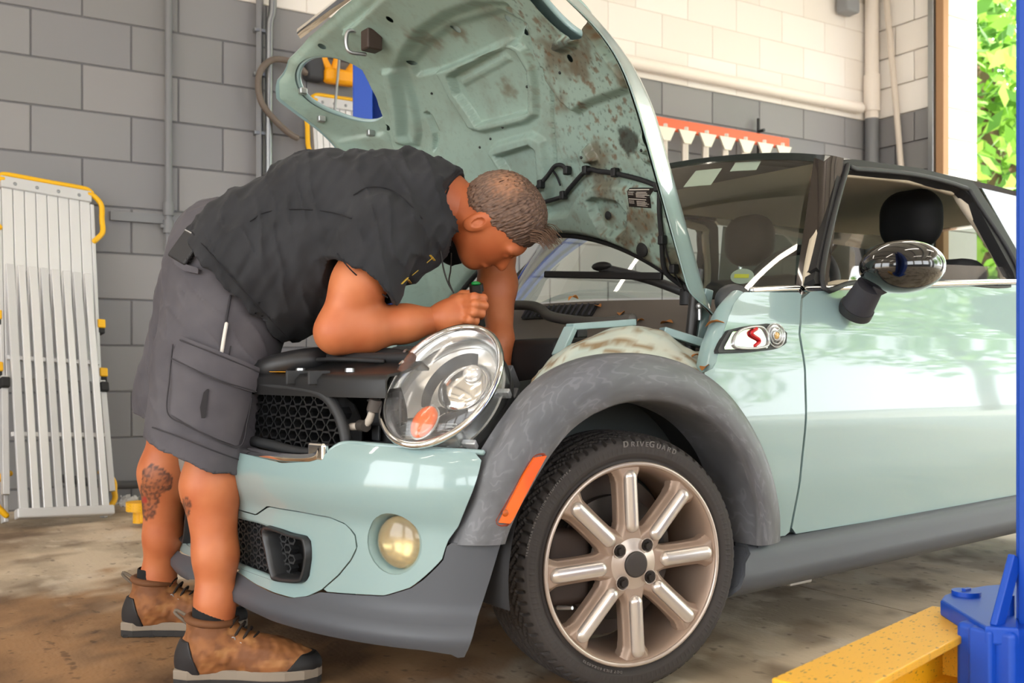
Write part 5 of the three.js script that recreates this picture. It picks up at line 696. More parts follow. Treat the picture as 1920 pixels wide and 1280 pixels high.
// ---------- two-post lift ----------
const liftBlue = std(0x0f49b4, 0.4, 0, {}), liftYellow = std(0xf0b015, 0.42);
{
  const worn = noiseTex(256, (u, v) => { const k = sst(0.3, 0.42, tile(u, v, 9, 5, 6)); return mix3([240, 178, 24], [120, 92, 40], k * 0.8); }); worn.repeat.set(3, 3); const yl = std(0xffffff, 0.45, 0, { map: worn });
  const turn = CA; const cAt = (x, y, z) => CAR_O.clone().addScaledVector(ca, x).addScaledVector(cn, z).setY(y);
  // near column, mostly beyond the right edge of the picture
  const P = pd(1903, 900, 1.72), nl = thing('lift_column', 'blue steel lift column with yellow swing arm beside the door', 'car lift', 'columns of the two-post lift');
  const L = toCar(P); nl.position.copy(CAR_O); nl.rotation.y = turn;
  mesh('column', [rbox(0.3, 3.4, 0.02, 0.004, L.x + 0.15, 1.7, L.z + 0.26), rbox(0.02, 3.4, 0.26, 0.004, L.x + 0.008, 1.7, L.z + 0.135), rbox(0.02, 3.4, 0.26, 0.004, L.x + 0.292, 1.7, L.z + 0.135), rbox(0.07, 3.4, 0.02, 0.004, L.x + 0.04, 1.7, L.z + 0.008), rbox(0.07, 3.4, 0.02, 0.004, L.x + 0.26, 1.7, L.z + 0.008)], liftBlue, nl);
  mesh('base_plate', rbox(0.5, 0.02, 0.5, 0.004, L.x + 0.15, 0.012, L.z + 0.15), liftBlue, nl);
  const q = (x, y, D) => toCar(pd(x, y, D));
  // carriage head with its pivot
  const plate = [[1768, 1140, 1.86], [1775, 1128, 1.9], [1800, 1118, 1.94], [1850, 1108, 1.98], [1905, 1100, 2.0], [1905, 1165, 1.66], [1850, 1170, 1.67], [1835, 1166, 1.7]].map(([x, y, D]) => q(x, y, D)), ym = plate.reduce((s, p) => s + p.y, 0) / plate.length;
  const flat = plate.map((p) => [p.x, -p.z]);
  mesh('pivot_plate', extrude(flat, 0.022, 0.004).rotateX(-Math.PI / 2).translate(0, ym - 0.02, 0), liftBlue, nl);
  const bs = q(1812, 1133, 1.9); mesh('pivot_pin', [new THREE.CylinderGeometry(0.026, 0.026, 0.012, 28).translate(bs.x, ym + 0.008, bs.z), rbox(0.02, 0.006, 0.008, 0.001, bs.x, ym + 0.016, bs.z)], liftBlue, nl);
  const rg = q(1888, 1095, 1.75); mesh('pull_ring', [new THREE.TorusGeometry(0.026, 0.003, 8, 36).rotateY(0.5).translate(rg.x, ym + 0.065, rg.z), cyl(V(rg.x, ym, rg.z), V(rg.x, ym + 0.04, rg.z), 0.012)], liftBlue, nl);
  const g0 = q(1868, 1160, 1.68), g1 = q(1903, 1075, 1.72); mesh('gusset', beam(V(g0.x, ym, g0.z), V(g1.x, ym + 0.11, g1.z), 0.012, 0.03), liftBlue, nl);
  const k0 = q(1840, 1175, 1.68), k1 = q(1895, 1180, 1.68); mesh('carriage', [rbox(0.035, 0.4, 0.04, 0.006, k0.x + 0.01, ym - 0.2, k0.z), rbox(0.16, 0.4, 0.1, 0.01, k1.x + 0.05, ym - 0.2, k1.z - 0.03)], liftBlue, nl);
  // swing arm: a channel beam running forwards to the left below the sill
  const a0 = q(1790, 1165, 1.86), a1 = q(1540, 1290, 1.47), dir = V(a1.x - a0.x, 0, a1.z - a0.z).normalize(), B0 = V(a0.x, ym - 0.075, a0.z).addScaledVector(dir, -0.05), B1 = B0.clone().addScaledVector(dir, 0.62), dn = V(-dir.z, 0, dir.x);
  mesh('swing_arm', [beam(B0.clone().add(V(0, 0.045, 0)), B1.clone().add(V(0, 0.045, 0)), 0.12, 0.014), beam(B0.clone().add(V(0, -0.045, 0)), B1.clone().add(V(0, -0.045, 0)), 0.15, 0.014), beam(B0, B1, 0.012, 0.09)], yl, nl);
  mesh('arm_rib', [rbox(0.012, 0.09, 0.11, 0.003).applyMatrix4(new THREE.Matrix4().makeBasis(dir, V(0, 1, 0), dn).setPosition(B0.clone().addScaledVector(dir, 0.12)))], yl, nl);
  // far column behind the raised bonnet, its arm resting near the floor
  const fl = thing('lift_column', 'blue steel lift column standing behind the raised bonnet', 'car lift', 'columns of the two-post lift'); const fa = pd(669, 400, 4.95), fb = pd(785, 400, 4.95), X = fb.clone().sub(fa).setY(0), Wd = X.length();
  const ctr = fa.clone().lerp(fb, 0.5).setY(0); fl.position.copy(ctr);
  mesh('column', [rbox(Wd, 3.6, 0.03, 0.004, 0, 1.8, -0.12), rbox(0.03, 3.6, 0.26, 0.004, -Wd / 2 + 0.015, 1.8, 0), rbox(0.03, 3.6, 0.26, 0.004, Wd / 2 - 0.015, 1.8, 0), rbox(0.09, 3.6, 0.03, 0.004, -Wd / 2 + 0.05, 1.8, 0.12), rbox(0.09, 3.6, 0.03, 0.004, Wd / 2 - 0.05, 1.8, 0.12)], liftBlue, fl);
  mesh('base_plate', rbox(0.6, 0.02, 0.5, 0.004, 0, 0.012, 0), liftBlue, fl); mesh('carriage', rbox(0.22, 0.5, 0.2, 0.01, 0, 0.4, 0.06), liftBlue, fl);
  const ap = floorPt(262, 988).sub(ctr); mesh('swing_arm', [beam(V(0, 0.1, 0.12), V(ap.x * 0.55, 0.08, ap.z * 0.55), 0.12, 0.07, 0.008), beam(V(ap.x * 0.5, 0.075, ap.z * 0.5), V(ap.x, 0.05, ap.z), 0.09, 0.055, 0.008)], yl, fl);
  mesh('arm_pad', [new THREE.CylinderGeometry(0.06, 0.06, 0.04, 28).translate(ap.x, 0.095, ap.z), new THREE.CylinderGeometry(0.03, 0.03, 0.06, 20).translate(ap.x, 0.05, ap.z)], yl, fl);
}
// ---------- the mechanic ----------
const wpx = (P) => [960 + F * P.x / -P.z, HORIZON + F * (EYE - P.y) / -P.z];
const man = thing('person', 'man in dark t-shirt and grey cargo shorts bent over the engine bay', 'person');
{
  const J = (x, y, D) => pd(x, y, D);
  const hipR = J(425, 545, 2.44), hipL = J(405, 540, 2.66), kneeR = J(408, 818, 2.35), kneeL = J(328, 800, 2.69), ankR = J(403, 1128, 2.32), ankL = J(297, 1082, 2.75);
  const pelvis = J(440, 490, 2.54), waist = J(545, 455, 2.52), chest = J(690, 405, 2.48), top = J(775, 385, 2.47), neck0 = J(828, 378, 2.46);
  const shR = J(722, 425, 2.3), shL = J(785, 400, 2.66), elR = J(632, 622, 2.27), wrR = J(812, 600, 2.36), elL = J(930, 478, 2.7), wrL = J(938, 640, 2.6), haL = J(936, 690, 2.58);
  // head frame: u crown, n face, s right side
  const hc = J(938, 408, 2.43), u = V(0.86, 0.3, 0.38).normalize(), n = V(0.4, -0.9, -0.12); n.addScaledVector(u, -n.dot(u)).normalize(); const s = n.clone().cross(u).normalize(); if (s.z < 0) s.negate();
  const headIn = (x, y, z) => { const dx = x - hc.x, dy = y - hc.y, dz = z - hc.z; return [dx * u.x + dy * u.y + dz * u.z, dx * n.x + dy * n.y + dz * n.z, dx * s.x + dy * s.y + dz * s.z]; };
  const ell = (a, b, c, ra, rb, rc) => { const k = Math.hypot(a / ra, b / rb, c / rc); return (k - 1) * Math.min(ra, rb, rc) * (k < 1 ? 1 : 1); };
  const skull = (x, y, z) => { const [a, b, c] = headIn(x, y, z); return ell(a - 0.005, b + 0.008, c, 0.1, 0.098, 0.077); };
  const head = (x, y, z) => {
    const [a, b, c] = headIn(x, y, z), C = Math.abs(c); let d = ell(a - 0.005, b + 0.008, c, 0.1, 0.098, 0.077);
    d = smin(d, ell(a + 0.055, b - 0.035, c, 0.075, 0.06, 0.06), 0.04); d = smin(d, ell(a + 0.105, b - 0.065, c, 0.022, 0.025, 0.03), 0.03);                       // jaw, chin
    d = smin(d, Math.hypot(a + 0.035 + (b - 0.1) * 0.5, (b - 0.098) * 0.7, c * 1.3) - 0.016, 0.02);                                                               // nose
    d = smin(d, ell(a - 0.012, b - 0.083, c, 0.012, 0.012, 0.05), 0.02);                                                                                          // brow
    d = Math.max(d, -(Math.hypot(a + 0.006, b - 0.098, C - 0.031) - 0.013)); d = smin(d, Math.hypot(a + 0.006, b - 0.084, C - 0.031) - 0.0115, 0.004);              // eye sockets, lids
    d = smin(d, ell(a + 0.075, b - 0.092, c, 0.006, 0.008, 0.024), 0.01); d = Math.max(d, -ell(a + 0.0755, b - 0.1, c, 0.0022, 0.01, 0.022));                        // lips
    const ea = a + 0.028, eb = b + 0.004; let ear = ell(ea, eb + 0.006, C - 0.079, 0.033, 0.02, 0.009); ear = Math.max(ear, -ell(ea - 0.004, eb + 0.004, C - 0.088, 0.019, 0.01, 0.009)); ear = smin(ear, ell(ea + 0.002, eb + 0.002, C - 0.08, 0.01, 0.007, 0.006), 0.006); return smin(d, ear, 0.008);
  };
  const nk = hc.clone().addScaledVector(u, -0.06).addScaledVector(n, -0.015);
  const H = (l) => l.map(([x, y, D, r]) => [J(x, y, D), r]), chains = [];
  const chain = (l) => { for (let i = 1; i < l.length; i++) chains.push([limb(l[i - 1][0], l[i - 1][1], l[i][0], l[i][1]), 0.03]); };
  chain([[pelvis, 0.13], [waist, 0.135], [chest, 0.14], [top, 0.115]]); chain([[top, 0.1], [neck0, 0.07], [nk, 0.058]]); chain([[shR, 0.062], [shL, 0.062]]);
  chain([[hipR, 0.095], [kneeR.clone().lerp(hipR, 0.5), 0.08], [kneeR, 0.062]]); chain([[hipL, 0.095], [kneeL, 0.062]]); chain([[pelvis, 0.11], [hipR, 0.1]]); chain([[pelvis, 0.11], [hipL, 0.1]]);
  const calf = (k, a) => { const c = k.clone().lerp(a, 0.3), back = V(-0.014, 0, 0), m = k.clone().lerp(a, 0.72); chain([[k, 0.06], [c.add(back), 0.064], [m, 0.047], [a, 0.042]]); chain([[a, 0.04], [a.clone().setY(0.06).add(V(0.01, 0, 0)), 0.036], [a.clone().setY(0.04).add(V(0.14, 0, 0)), 0.028]]); };
  calf(kneeR, ankR); calf(kneeL, ankL);
  chain([[shR, 0.062], [elR.clone().lerp(shR, 0.45), 0.058], [elR, 0.047]]); chain([[elR, 0.045], [elR.clone().lerp(wrR, 0.28).add(V(0, -0.002, 0)), 0.05], [elR.clone().lerp(wrR, 0.7), 0.04], [wrR, 0.031]]);
  chain([[shL, 0.062], [elL, 0.048]]); chain([[elL, 0.046], [elL.clone().lerp(wrL, 0.35), 0.048], [wrL, 0.031], [haL, 0.03]]);
  const body = (x, y, z) => { let d = 9; for (const [f, k] of chains) d = smin(d, f(x, y, z), k); return d; };
  // right hand closed round the torch: palm, four fingers, thumb
  const hs = []; const fing = (l) => { for (let i = 1; i < l.length; i++) hs.push([limb(J(...l[i - 1].slice(0, 3)), l[i - 1][3], J(...l[i].slice(0, 3)), l[i][3]), 0.006]); };
  const palm = [[812, 600, 2.36, 0.03], [838, 590, 2.355, 0.031], [862, 572, 2.36, 0.026]]; for (let i = 1; i < 3; i++) hs.push([limb(J(...palm[i - 1].slice(0, 3)), palm[i - 1][3], J(...palm[i].slice(0, 3)), palm[i][3]), 0.02]); hs.push([limb(J(842, 604, 2.345), 0.022, J(868, 594, 2.35), 0.02), 0.02]);
  fing([[866, 560, 2.355, 0.0115], [889, 557, 2.325, 0.0105], [906, 559, 2.345, 0.0095], [903, 566, 2.375, 0.009]]); fing([[868, 573, 2.345, 0.0115], [890, 571, 2.315, 0.0105], [908, 573, 2.335, 0.0095], [905, 580, 2.37, 0.009]]);
  fing([[868, 586, 2.345, 0.011], [888, 586, 2.315, 0.01], [903, 588, 2.335, 0.009], [901, 594, 2.365, 0.0085]]); fing([[864, 598, 2.345, 0.01], [880, 600, 2.32, 0.009], [892, 602, 2.335, 0.008], [891, 606, 2.36, 0.0075]]);
  fing([[838, 578, 2.37, 0.014], [852, 562, 2.385, 0.0125], [868, 553, 2.375, 0.011], [884, 550, 2.36, 0.0095]]);
  // left hand reaching down into the bay
  for (let i = 0; i < 4; i++) fing([[930 + i * 4, 690, 2.585 + i * 0.012 - 0.02, 0.011], [932 + i * 5, 715, 2.58 + i * 0.014 - 0.02, 0.0095], [928 + i * 5, 732, 2.57 + i * 0.014 - 0.02, 0.0085]]); fing([[922, 670, 2.57, 0.013], [912, 690, 2.56, 0.011], [908, 705, 2.56, 0.0095]]);
  const hand = (x, y, z) => { let d = 9; for (const [f, k] of hs) d = smin(d, f(x, y, z), k); return d; };
  // skin with the two calf tattoos (ink in the skin)
  const tone = hex(0xc8774a), ruddy = hex(0xab5029), ink = hex(0x3d2c28), red = hex(0xa8352a), t1 = polyDist([[268, 880], [285, 868], [305, 878], [325, 893], [322, 915], [302, 925], [296, 945], [288, 972], [272, 975], [264, 960], [263, 920]]), t2 = polyDist([[342, 935], [350, 931], [360, 942], [355, 962], [346, 988], [342, 975]]);
  const skin = (x, y, z, nx, ny, nz) => {
    const c = tone.clone().lerp(ruddy, clamp(0.35 + 0.9 * fbm(x * 9, y * 9, z * 9), 0, 1) * 0.6), P = V(x, y, z); if (Math.hypot(x - hc.x, y - hc.y, z - hc.z) < 0.2) c.lerp(ruddy, 0.45);
    if (nz > 0 && y < 0.62 && y > 0.25) { const [a, b] = wpx(P); const far = z < -2.55; const d = far ? t1(a, b)[0] : t2(a, b)[0]; if (d < 0) { const k = sst(-0.25, 0.3, fbm(a * 0.11, b * 0.11, 3)) * 0.55 + 0.3 + (d > -3 ? 0.25 : 0); c.lerp(ink, clamp(k, 0, 0.9)); if (far && Math.hypot(a - 271, (b - 937) * 0.7) < 5) c.lerp(red, 0.9); } }
    return c;
  };
  const box3 = (pts, m) => { const b = new THREE.Box3().setFromPoints(pts).expandByScalar(m); return [b.min, b.max]; };
  const geos = [nets(body, ...box3([ankL.clone().setY(0.03), ankR.clone().add(V(0.16, -ankR.y + 0.03, 0)), pelvis, shL, elL, neck0, nk, haL, kneeR, shR, elR], 0.17), 0.006, skin)];
  const hb = box3([hc], 0.16); geos.push(nets((x, y, z) => smin(head(x, y, z), chains[4][0](x, y, z), 0.03), ...hb, 0.003, skin)); geos.push(nets(hand, ...box3([J(812, 600, 2.36), J(908, 550, 2.31), J(890, 610, 2.38)], 0.04), 0.003, skin), nets(hand, ...box3([J(908, 670, 2.55), J(950, 735, 2.62)], 0.05), 0.004, skin));
  mesh('body', geos, std(0xffffff, 0.5, 0, { vertexColors: true }), man).userData.label = 'tanned skin of head, arms and tattooed calves';
  for (const k of [-1, 1]) { const p = hc.clone().addScaledVector(u, -0.006).addScaledVector(n, 0.084).addScaledVector(s, 0.031 * k); mesh('eye', new THREE.SphereGeometry(0.011, 14, 10).translate(p.x, p.y, p.z), std(0xe9e2da, 0.3), man); }
  // hair: cropped at the sides, thin at the whorl
  const hair = (x, y, z) => { const [a, b, c] = headIn(x, y, z); const cut = -(0.9 * a - 0.55 * b + 0.014 - 0.012 * sst(0.04, 0.075, Math.abs(c))), lift = 0.004 + 0.007 * sst(0.02, 0.09, a) * sst(-0.05, 0.05, b) + 0.0022 * n3(a * 60 + c * 130, b * 160, c * 60); return Math.max(skull(x, y, z) - lift, cut * 0.8 + 0.004 * n3(a * 90, b * 90, c * 90), -(skull(x, y, z) + 0.012)); };
  const hA = hex(0x46332a), hB = hex(0x7d6150), hS = hex(0xb98260), wh = [0.052, -0.055, 0.03];
  mesh('hair', nets(hair, ...hb, 0.003, (x, y, z) => { const [a, b, c] = headIn(x, y, z); const st = n3(a * 70 + c * 30, b * 190, c * 80), bare = sst(0.055, 0.008, Math.hypot(a - wh[0], b - wh[1], c - wh[2]) + 0.012 * n3(a * 90, b * 90, c * 90)); return hA.clone().lerp(hB, clamp(0.4 + 0.5 * st - 2.2 * b, 0, 1)).lerp(hS, bare * 0.75); }), std(0xffffff, 0.6, 0, { vertexColors: true }), man);
  { const tuft = [], r = rng(33); for (let i = 0; i < 130; i++) { const c = lerp(-0.05, 0.06, r()), b0 = 0.05 + 0.03 * r(), a0 = 0.075 - 0.25 * (b0 - 0.05), at = (a, b, cc) => hc.clone().addScaledVector(u, a).addScaledVector(n, b).addScaledVector(s, cc); const L = 0.02 + 0.022 * r(); tuft.push(new THREE.TubeGeometry(curve([at(a0, b0, c), at(a0 + L * 0.7, b0 + 0.012, c + 0.005 * (r() - 0.5)), at(a0 + L * 0.95, b0 + 0.012 + L * 0.6, c + 0.012 * (r() - 0.5))]), 5, 0.0007, 4)); } const f = mesh('fringe', tuft, std(0x6a4f3d, 0.6), man); f.userData.kind = 'stuff'; }
  // t-shirt
  const sh = (x, y, D, r) => [J(x, y, D), r], tc = []; const tChain = (l) => { for (let i = 1; i < l.length; i++) tc.push(limb(...l[i - 1], ...l[i])); };
  tChain([sh(425, 545, 2.44, 0.165), sh(500, 492, 2.44, 0.178), sh(615, 428, 2.44, 0.176), sh(728, 408, 2.42, 0.155), sh(790, 385, 2.43, 0.118), sh(826, 378, 2.45, 0.088)]); tChain([sh(425, 535, 2.64, 0.165), sh(500, 485, 2.63, 0.17), sh(615, 430, 2.62, 0.17), sh(735, 405, 2.6, 0.15), sh(800, 390, 2.55, 0.1)]);
  const belly = limb(J(525, 560, 2.5), 0.1, J(640, 520, 2.48), 0.1), sleeveEnd = elR.clone().lerp(shR, 0.42), slv = limb(shR, 0.092, sleeveEnd.clone().lerp(shR, -0.1), 0.094), slL = limb(shL, 0.09, elL.clone().lerp(shL, 0.4), 0.08);
  const armDir = elR.clone().sub(shR).normalize(), hemN = V(-0.766, -0.645, 0), hem0 = J(452, 530, 2.5), hemIn = (x, y, z) => (x - hem0.x) * hemN.x + (y - hem0.y) * hemN.y, armIn = (x, y, z) => (x - sleeveEnd.x) * armDir.x + (y - sleeveEnd.y) * armDir.y + (z - sleeveEnd.z) * armDir.z;
  const slN = V(-0.52, -0.83, 0.2).normalize(), slIn = (x, y, z) => { const q = J(680, 522, 2.25); return (x - q.x) * slN.x + (y - q.y) * slN.y + (z - q.z) * slN.z; };
  const neckAx = limb(neck0.clone().lerp(nk, -0.1), 0.074, nk, 0.07), collarN = nk.clone().sub(neck0).normalize(), collarIn = (x, y, z) => (x - neck0.x) * collarN.x + (y - neck0.y) * collarN.y + (z - neck0.z) * collarN.z - 0.012;
  const folds = (x, y, z) => 0.0075 * (1 - Math.abs(n3(x * 15 + y * 5, y * 4.5 - x * 2, z * 4.5))) ** 2 + 0.003 * n3(x * 26 - y * 14, y * 9, z * 9) + 0.006 * n3(x * 5, y * 5, z * 5);
  const tees = (x, y, z) => { let d = 9; for (const f of tc) d = smin(d, f(x, y, z), 0.05); d = smin(d, belly(x, y, z), 0.06); const T = Math.max(d, hemIn(x, y, z)); const S = Math.max(slv(x, y, z), slIn(x, y, z)); return smin(T, S, 0.025); };
  const shirt = (x, y, z) => { let d = tees(x, y, z); if (d > 0.06 || d < -0.06) return d; d -= folds(x, y, z) - 0.004; d = Math.max(d, Math.min(collarIn(x, y, z), 0.13 - Math.hypot(x - neck0.x, y - neck0.y, z - neck0.z)), -Math.max(neckAx(x, y, z), -collarIn(x, y, z) - 0.03)); const dl = slL(x, y, z); d = Math.min(d, dl - 0.3 * folds(x, y, z));
    d = Math.max(d, -Math.max(slv(x, y, z) + 0.012, -slIn(x, y, z) - 0.035)); let h = 9; if (hemIn(x, y, z) > -0.05) { for (const f of tc) h = smin(h, f(x, y, z), 0.05); d = Math.max(d, -Math.max(h + 0.012, -hemIn(x, y, z) - 0.03)); } return d; };
  const sb = box3([J(330, 545, 2.44), J(330, 545, 2.8), J(870, 270, 2.4), J(640, 660, 2.2), J(640, 660, 2.8), elL.clone().lerp(shL, 0.4)], 0.05);
  const cotton = noiseTex(256, (a, b) => { const k = 0.5 + 0.5 * tile(a, b, 90, 3, 2), m = 205 + 50 * k; return [m, m, m]; }); const fA = hex(0x212226), fB = hex(0x2f3034);
  mesh('t_shirt', nets(shirt, ...sb, 0.006, (x, y, z) => fA.clone().lerp(fB, clamp(0.5 + 0.9 * fbm(x * 7, y * 7, z * 7), 0, 1))), phys(0xffffff, 0.9, { vertexColors: true, sheen: 0.35, sheenRoughness: 0.6, sheenColor: hex(0x777a82) }), man).userData.label = 'faded charcoal cotton t-shirt';
  // cargo shorts
  const lc = []; const lChain = (l) => { const o = []; for (let i = 1; i < l.length; i++) o.push(limb(...l[i - 1], ...l[i])); return o; };
  const legR = lChain([sh(440, 480, 2.5, 0.125), sh(432, 545, 2.45, 0.15), sh(398, 700, 2.4, 0.133), sh(368, 870, 2.36, 0.124)]), legL = lChain([sh(440, 480, 2.58, 0.125), sh(408, 550, 2.64, 0.145), sh(352, 730, 2.68, 0.124), sh(334, 830, 2.7, 0.118)]), seat = limb(J(425, 470, 2.47), 0.125, J(425, 470, 2.62), 0.125);
  const hR0 = J(374, 852, 2.37), hRN = V(-0.363, -0.932, 0), hL0 = J(330, 798, 2.7), hLN = V(-0.45, -0.89, 0), inR = (x, y) => (x - hR0.x) * hRN.x + (y - hR0.y) * hRN.y, inL = (x, y) => (x - hL0.x) * hLN.x + (y - hL0.y) * hLN.y;
  const un = (l, k) => (x, y, z) => { let d = 9; for (const f of l) d = smin(d, f(x, y, z), k); return d; }, uR = un(legR, 0.03), uL = un(legL, 0.03);
  const shorts0 = (x, y, z) => { const R = uR(x, y, z), L = uL(x, y, z); let d = smin(Math.max(R, inR(x, y), -Math.max(R + 0.01, -inR(x, y) - 0.04)), Math.max(L, inL(x, y), -Math.max(L + 0.01, -inL(x, y) - 0.04)), 0.02); d = smin(d, seat(x, y, z), 0.06); if (Math.abs(d) < 0.05) d -= 0.005 * n3(x * 7, y * 4, z * 7) + 0.0035 * (1 - Math.abs(n3(x * 11 + y * 7, y * 5, z * 9))) ** 3; return d; };
  const gA = hex(0x4a474d), gB = hex(0x58555a), shortsM = phys(0xffffff, 0.85, { vertexColors: true, sheen: 0.25, sheenRoughness: 0.5, sheenColor: hex(0x8a868c) }), sCol = (x, y, z) => gA.clone().lerp(gB, clamp(0.5 + 0.8 * fbm(x * 8, y * 8, z * 8), 0, 1));
  const shortsG = part('cargo_shorts', man); shortsG.userData.label = 'grey cargo shorts'; mesh('shorts_cloth', nets(shorts0, ...box3([J(240, 560, 2.4), J(560, 420, 2.4), J(300, 900, 2.2), J(330, 840, 2.86), J(500, 500, 2.8), J(480, 900, 2.2)], 0.07), 0.006, sCol), shortsM, shortsG);
  // things sewn on the near leg: found by walking the line of sight to the cloth
  const hit = (f, x, y, off) => { const o = V(0, EYE, 0), r = V((x - 960) / F, -(y - HORIZON) / F, -1).normalize(); let t = 1.8, bt = t, bd = 9; for (let i = 0; i < 160; i++) { const p = o.clone().addScaledVector(r, t), d = f(p.x, p.y, p.z); if (d < bd) { bd = d; bt = t; } if (d < 0.0008 || t > 3.2) break; t += Math.max(d * 0.7, 0.0006); } t = bt; const p = o.addScaledVector(r, t), e = 0.004, g = V(f(p.x + e, p.y, p.z) - f(p.x - e, p.y, p.z), f(p.x, p.y + e, p.z) - f(p.x, p.y - e, p.z), f(p.x, p.y, p.z + e) - f(p.x, p.y, p.z - e)).normalize(); return p.addScaledVector(g, off); };
  const smoothR = (x, y, z) => smin(uR(x, y, z), seat(x, y, z), 0.06), sewn = (name, l, off, t, mat = shortsM, f = smoothR) => mesh(name, panel(l, (x, y) => hit(f, x, -y, off), 5, t, [], false, mat.vertexColors ? (a, b, p) => sCol(p.x, p.y, p.z) : undefined), mat, shortsG);
  const N = (l) => l.map(([x, y]) => [x, -y]);
  sewn('cargo_pocket', N([[332, 650], [470, 706], [462, 760], [440, 836], [385, 815], [322, 775]]), 0.012, 0.014); sewn('pocket_flap', N([[344, 634], [476, 690], [468, 734], [400, 712], [332, 678]]), 0.021, 0.01); sewn('pocket_pleat', N([[383, 735], [392, 725], [386, 780], [379, 792], [376, 765]]), 0.016, 0.004, std(0x2b292c, 0.9));
  const zp = [[424, 608], [420, 630], [415, 660]].map(([x, y]) => hit(smoothR, x, y, 0.008)); mesh('zip_pull', tube(zp, 0.0045, 20, 8), std(0xd8d4cc, 0.4), shortsG); mesh('side_seam', tube([[432, 555], [424, 600], [418, 640]].map(([x, y]) => hit(smoothR, x, y, 0.004)), 0.003, 30, 6), std(0x343236, 0.9), shortsG);
  const stitch = (name, l, f, off, mat) => mesh(name, tube(l.map(([x, y]) => hit(f, x, y, off)), 0.0016, l.length * 12, 5), mat, name === 'shirt_seam' ? man : shortsG), seamM = std(0x38363a, 0.9);
  stitch('pocket_stitch', [[332, 650], [326, 710], [322, 775], [350, 797], [385, 815], [440, 836], [455, 790], [464, 745]], smoothR, 0.0155, seamM); stitch('flap_stitch', [[334, 676], [400, 709], [467, 731]], smoothR, 0.0255, seamM); stitch('flap_stitch', [[348, 644], [410, 670], [472, 697]], smoothR, 0.0255, seamM); stitch('hem_stitch', [[292, 802], [340, 820], [400, 845], [462, 868]], smoothR, 0.009, seamM); stitch('leg_seam', [[432, 650], [425, 690]], smoothR, 0.004, seamM);
  const teeS = (x, y, z) => { const d = tees(x, y, z); return Math.abs(d) > 0.06 ? d : d - folds(x, y, z) + 0.004; }, seamT = std(0x1f1f23, 0.95);
  stitch('shirt_seam', [[664, 366], [690, 352], [730, 356], [762, 378], [790, 410]], teeS, 0.0025, seamT); stitch('shirt_seam', [[470, 415], [500, 398], [560, 392], [620, 398], [660, 410]], teeS, 0.0025, seamT); stitch('shirt_seam', [[362, 436], [400, 480], [450, 536], [500, 590], [538, 632]], teeS, 0.0025, seamT); stitch('shirt_seam', [[634, 476], [660, 505], [695, 535], [728, 556]], teeS, 0.0025, seamT);
  sewn('pocket_welt', N([[338, 482], [345, 492], [358, 500], [378, 506], [377, 516], [352, 511], [337, 498]]), 0.016, 0.008);
  { const p = thing('phone', 'black phone standing in the back pocket of the shorts', 'phone'), c = hit(smoothR, 354, 470, 0.013), X = hit(smoothR, 372, 480, 0.013).sub(hit(smoothR, 340, 460, 0.013)).normalize(), Z = c.clone().sub(hit(smoothR, 354, 470, 0)).normalize(); Z.addScaledVector(X, -Z.dot(X)).normalize(); const Y = Z.clone().cross(X), put = (g) => basis(g, X, Y, Z, c);
    mesh('phone_case', put(rbox(0.066, 0.07, 0.012, 0.008)), std(0x232326, 0.5), p); mesh('metal_edge', put(rbox(0.062, 0.004, 0.008, 0.002, -0.002, 0.036, 0)), satin, p); for (let i = 0; i < 5; i++) mesh('grip_ridge', put(rbox(0.006, 0.003, 0.013, 0.001, 0.033, -0.02 + i * 0.008, 0)), black, p); }
  // collar band and neck cord
  const ring = (r, k, o) => { const a = V(0, 0, 1).cross(collarN).normalize(), b = collarN.clone().cross(a).normalize(); return Array.from({ length: 28 }, (_, i) => { const t = i / 28 * 2 * Math.PI; return neck0.clone().addScaledVector(collarN, o).addScaledVector(a, r * Math.cos(t)).addScaledVector(b, r * k * Math.sin(t)); }); };
  mesh('shirt_collar', tube(ring(0.082, 1, 0.008), 0.007, 90, 8, true), std(0x2a2a2e, 0.9), man);
  const cordPts = [[826, 470, 2.36], [827, 420, 2.365], [834, 372, 2.37], [850, 338, 2.41], [870, 334, 2.47]].map(([x, y, D]) => J(x, y, D)); mesh('neck_cord', [tube(cordPts, 0.0022, 50, 6), tube([[826, 470, 2.36], [832, 505, 2.36], [840, 530, 2.36], [850, 548, 2.36]].map((q) => J(...q)), 0.0022, 30, 6), tube([[846, 475, 2.44], [845, 505, 2.4], [842, 528, 2.37], [850, 548, 2.36]].map((q) => J(...q)), 0.0018, 30, 6)], std(0x1b1715, 0.6), man);
  // a few gold letters of the chest print show under the arm
  const print = part('chest_print', man); const pm = std(0xc8a640, 0.6); for (const [x0, y0, x1, y1] of [[752, 532, 764, 520], [764, 524, 770, 530], [772, 516, 784, 506], [800, 492, 812, 482], [806, 478, 814, 488]]) mesh('print_stroke', beam(hit(shirt, x0, y0, 0.001), hit(shirt, x1, y1, 0.001), 0.006, 0.002, 0.0008), pm, print);
  // boots and socks
  const leather = std(0xffffff, 0.7, 0, { vertexColors: true }), lA = hex(0x9a6236), lB = hex(0x7a4b29), lC = hex(0xb17b48);
  const up = (x, y, z) => { let d = ell(x - 0.155, y - 0.045, z, 0.082, 0.046, 0.05); d = smin(d, cone(0.12, 0.06, 0, 0.046, 0.0, 0.085, 0, 0.05)(x, y, z), 0.04); d = smin(d, ell(x + 0.035, y - 0.055, z, 0.052, 0.06, 0.041), 0.04); d = smin(d, cone(0.0, 0.085, 0, 0.052, -0.008, 0.16, 0, 0.054)(x, y, z), 0.03); d = Math.max(d, y - 0.142 - 0.12 * Math.max(0, 0.02 - x) * 0.6, 0.02 - y); return Math.max(d, -Math.max(cone(0.0, 0.1, 0, 0.042, -0.008, 0.2, 0, 0.044)(x, y, z), 0.1 - y)); };
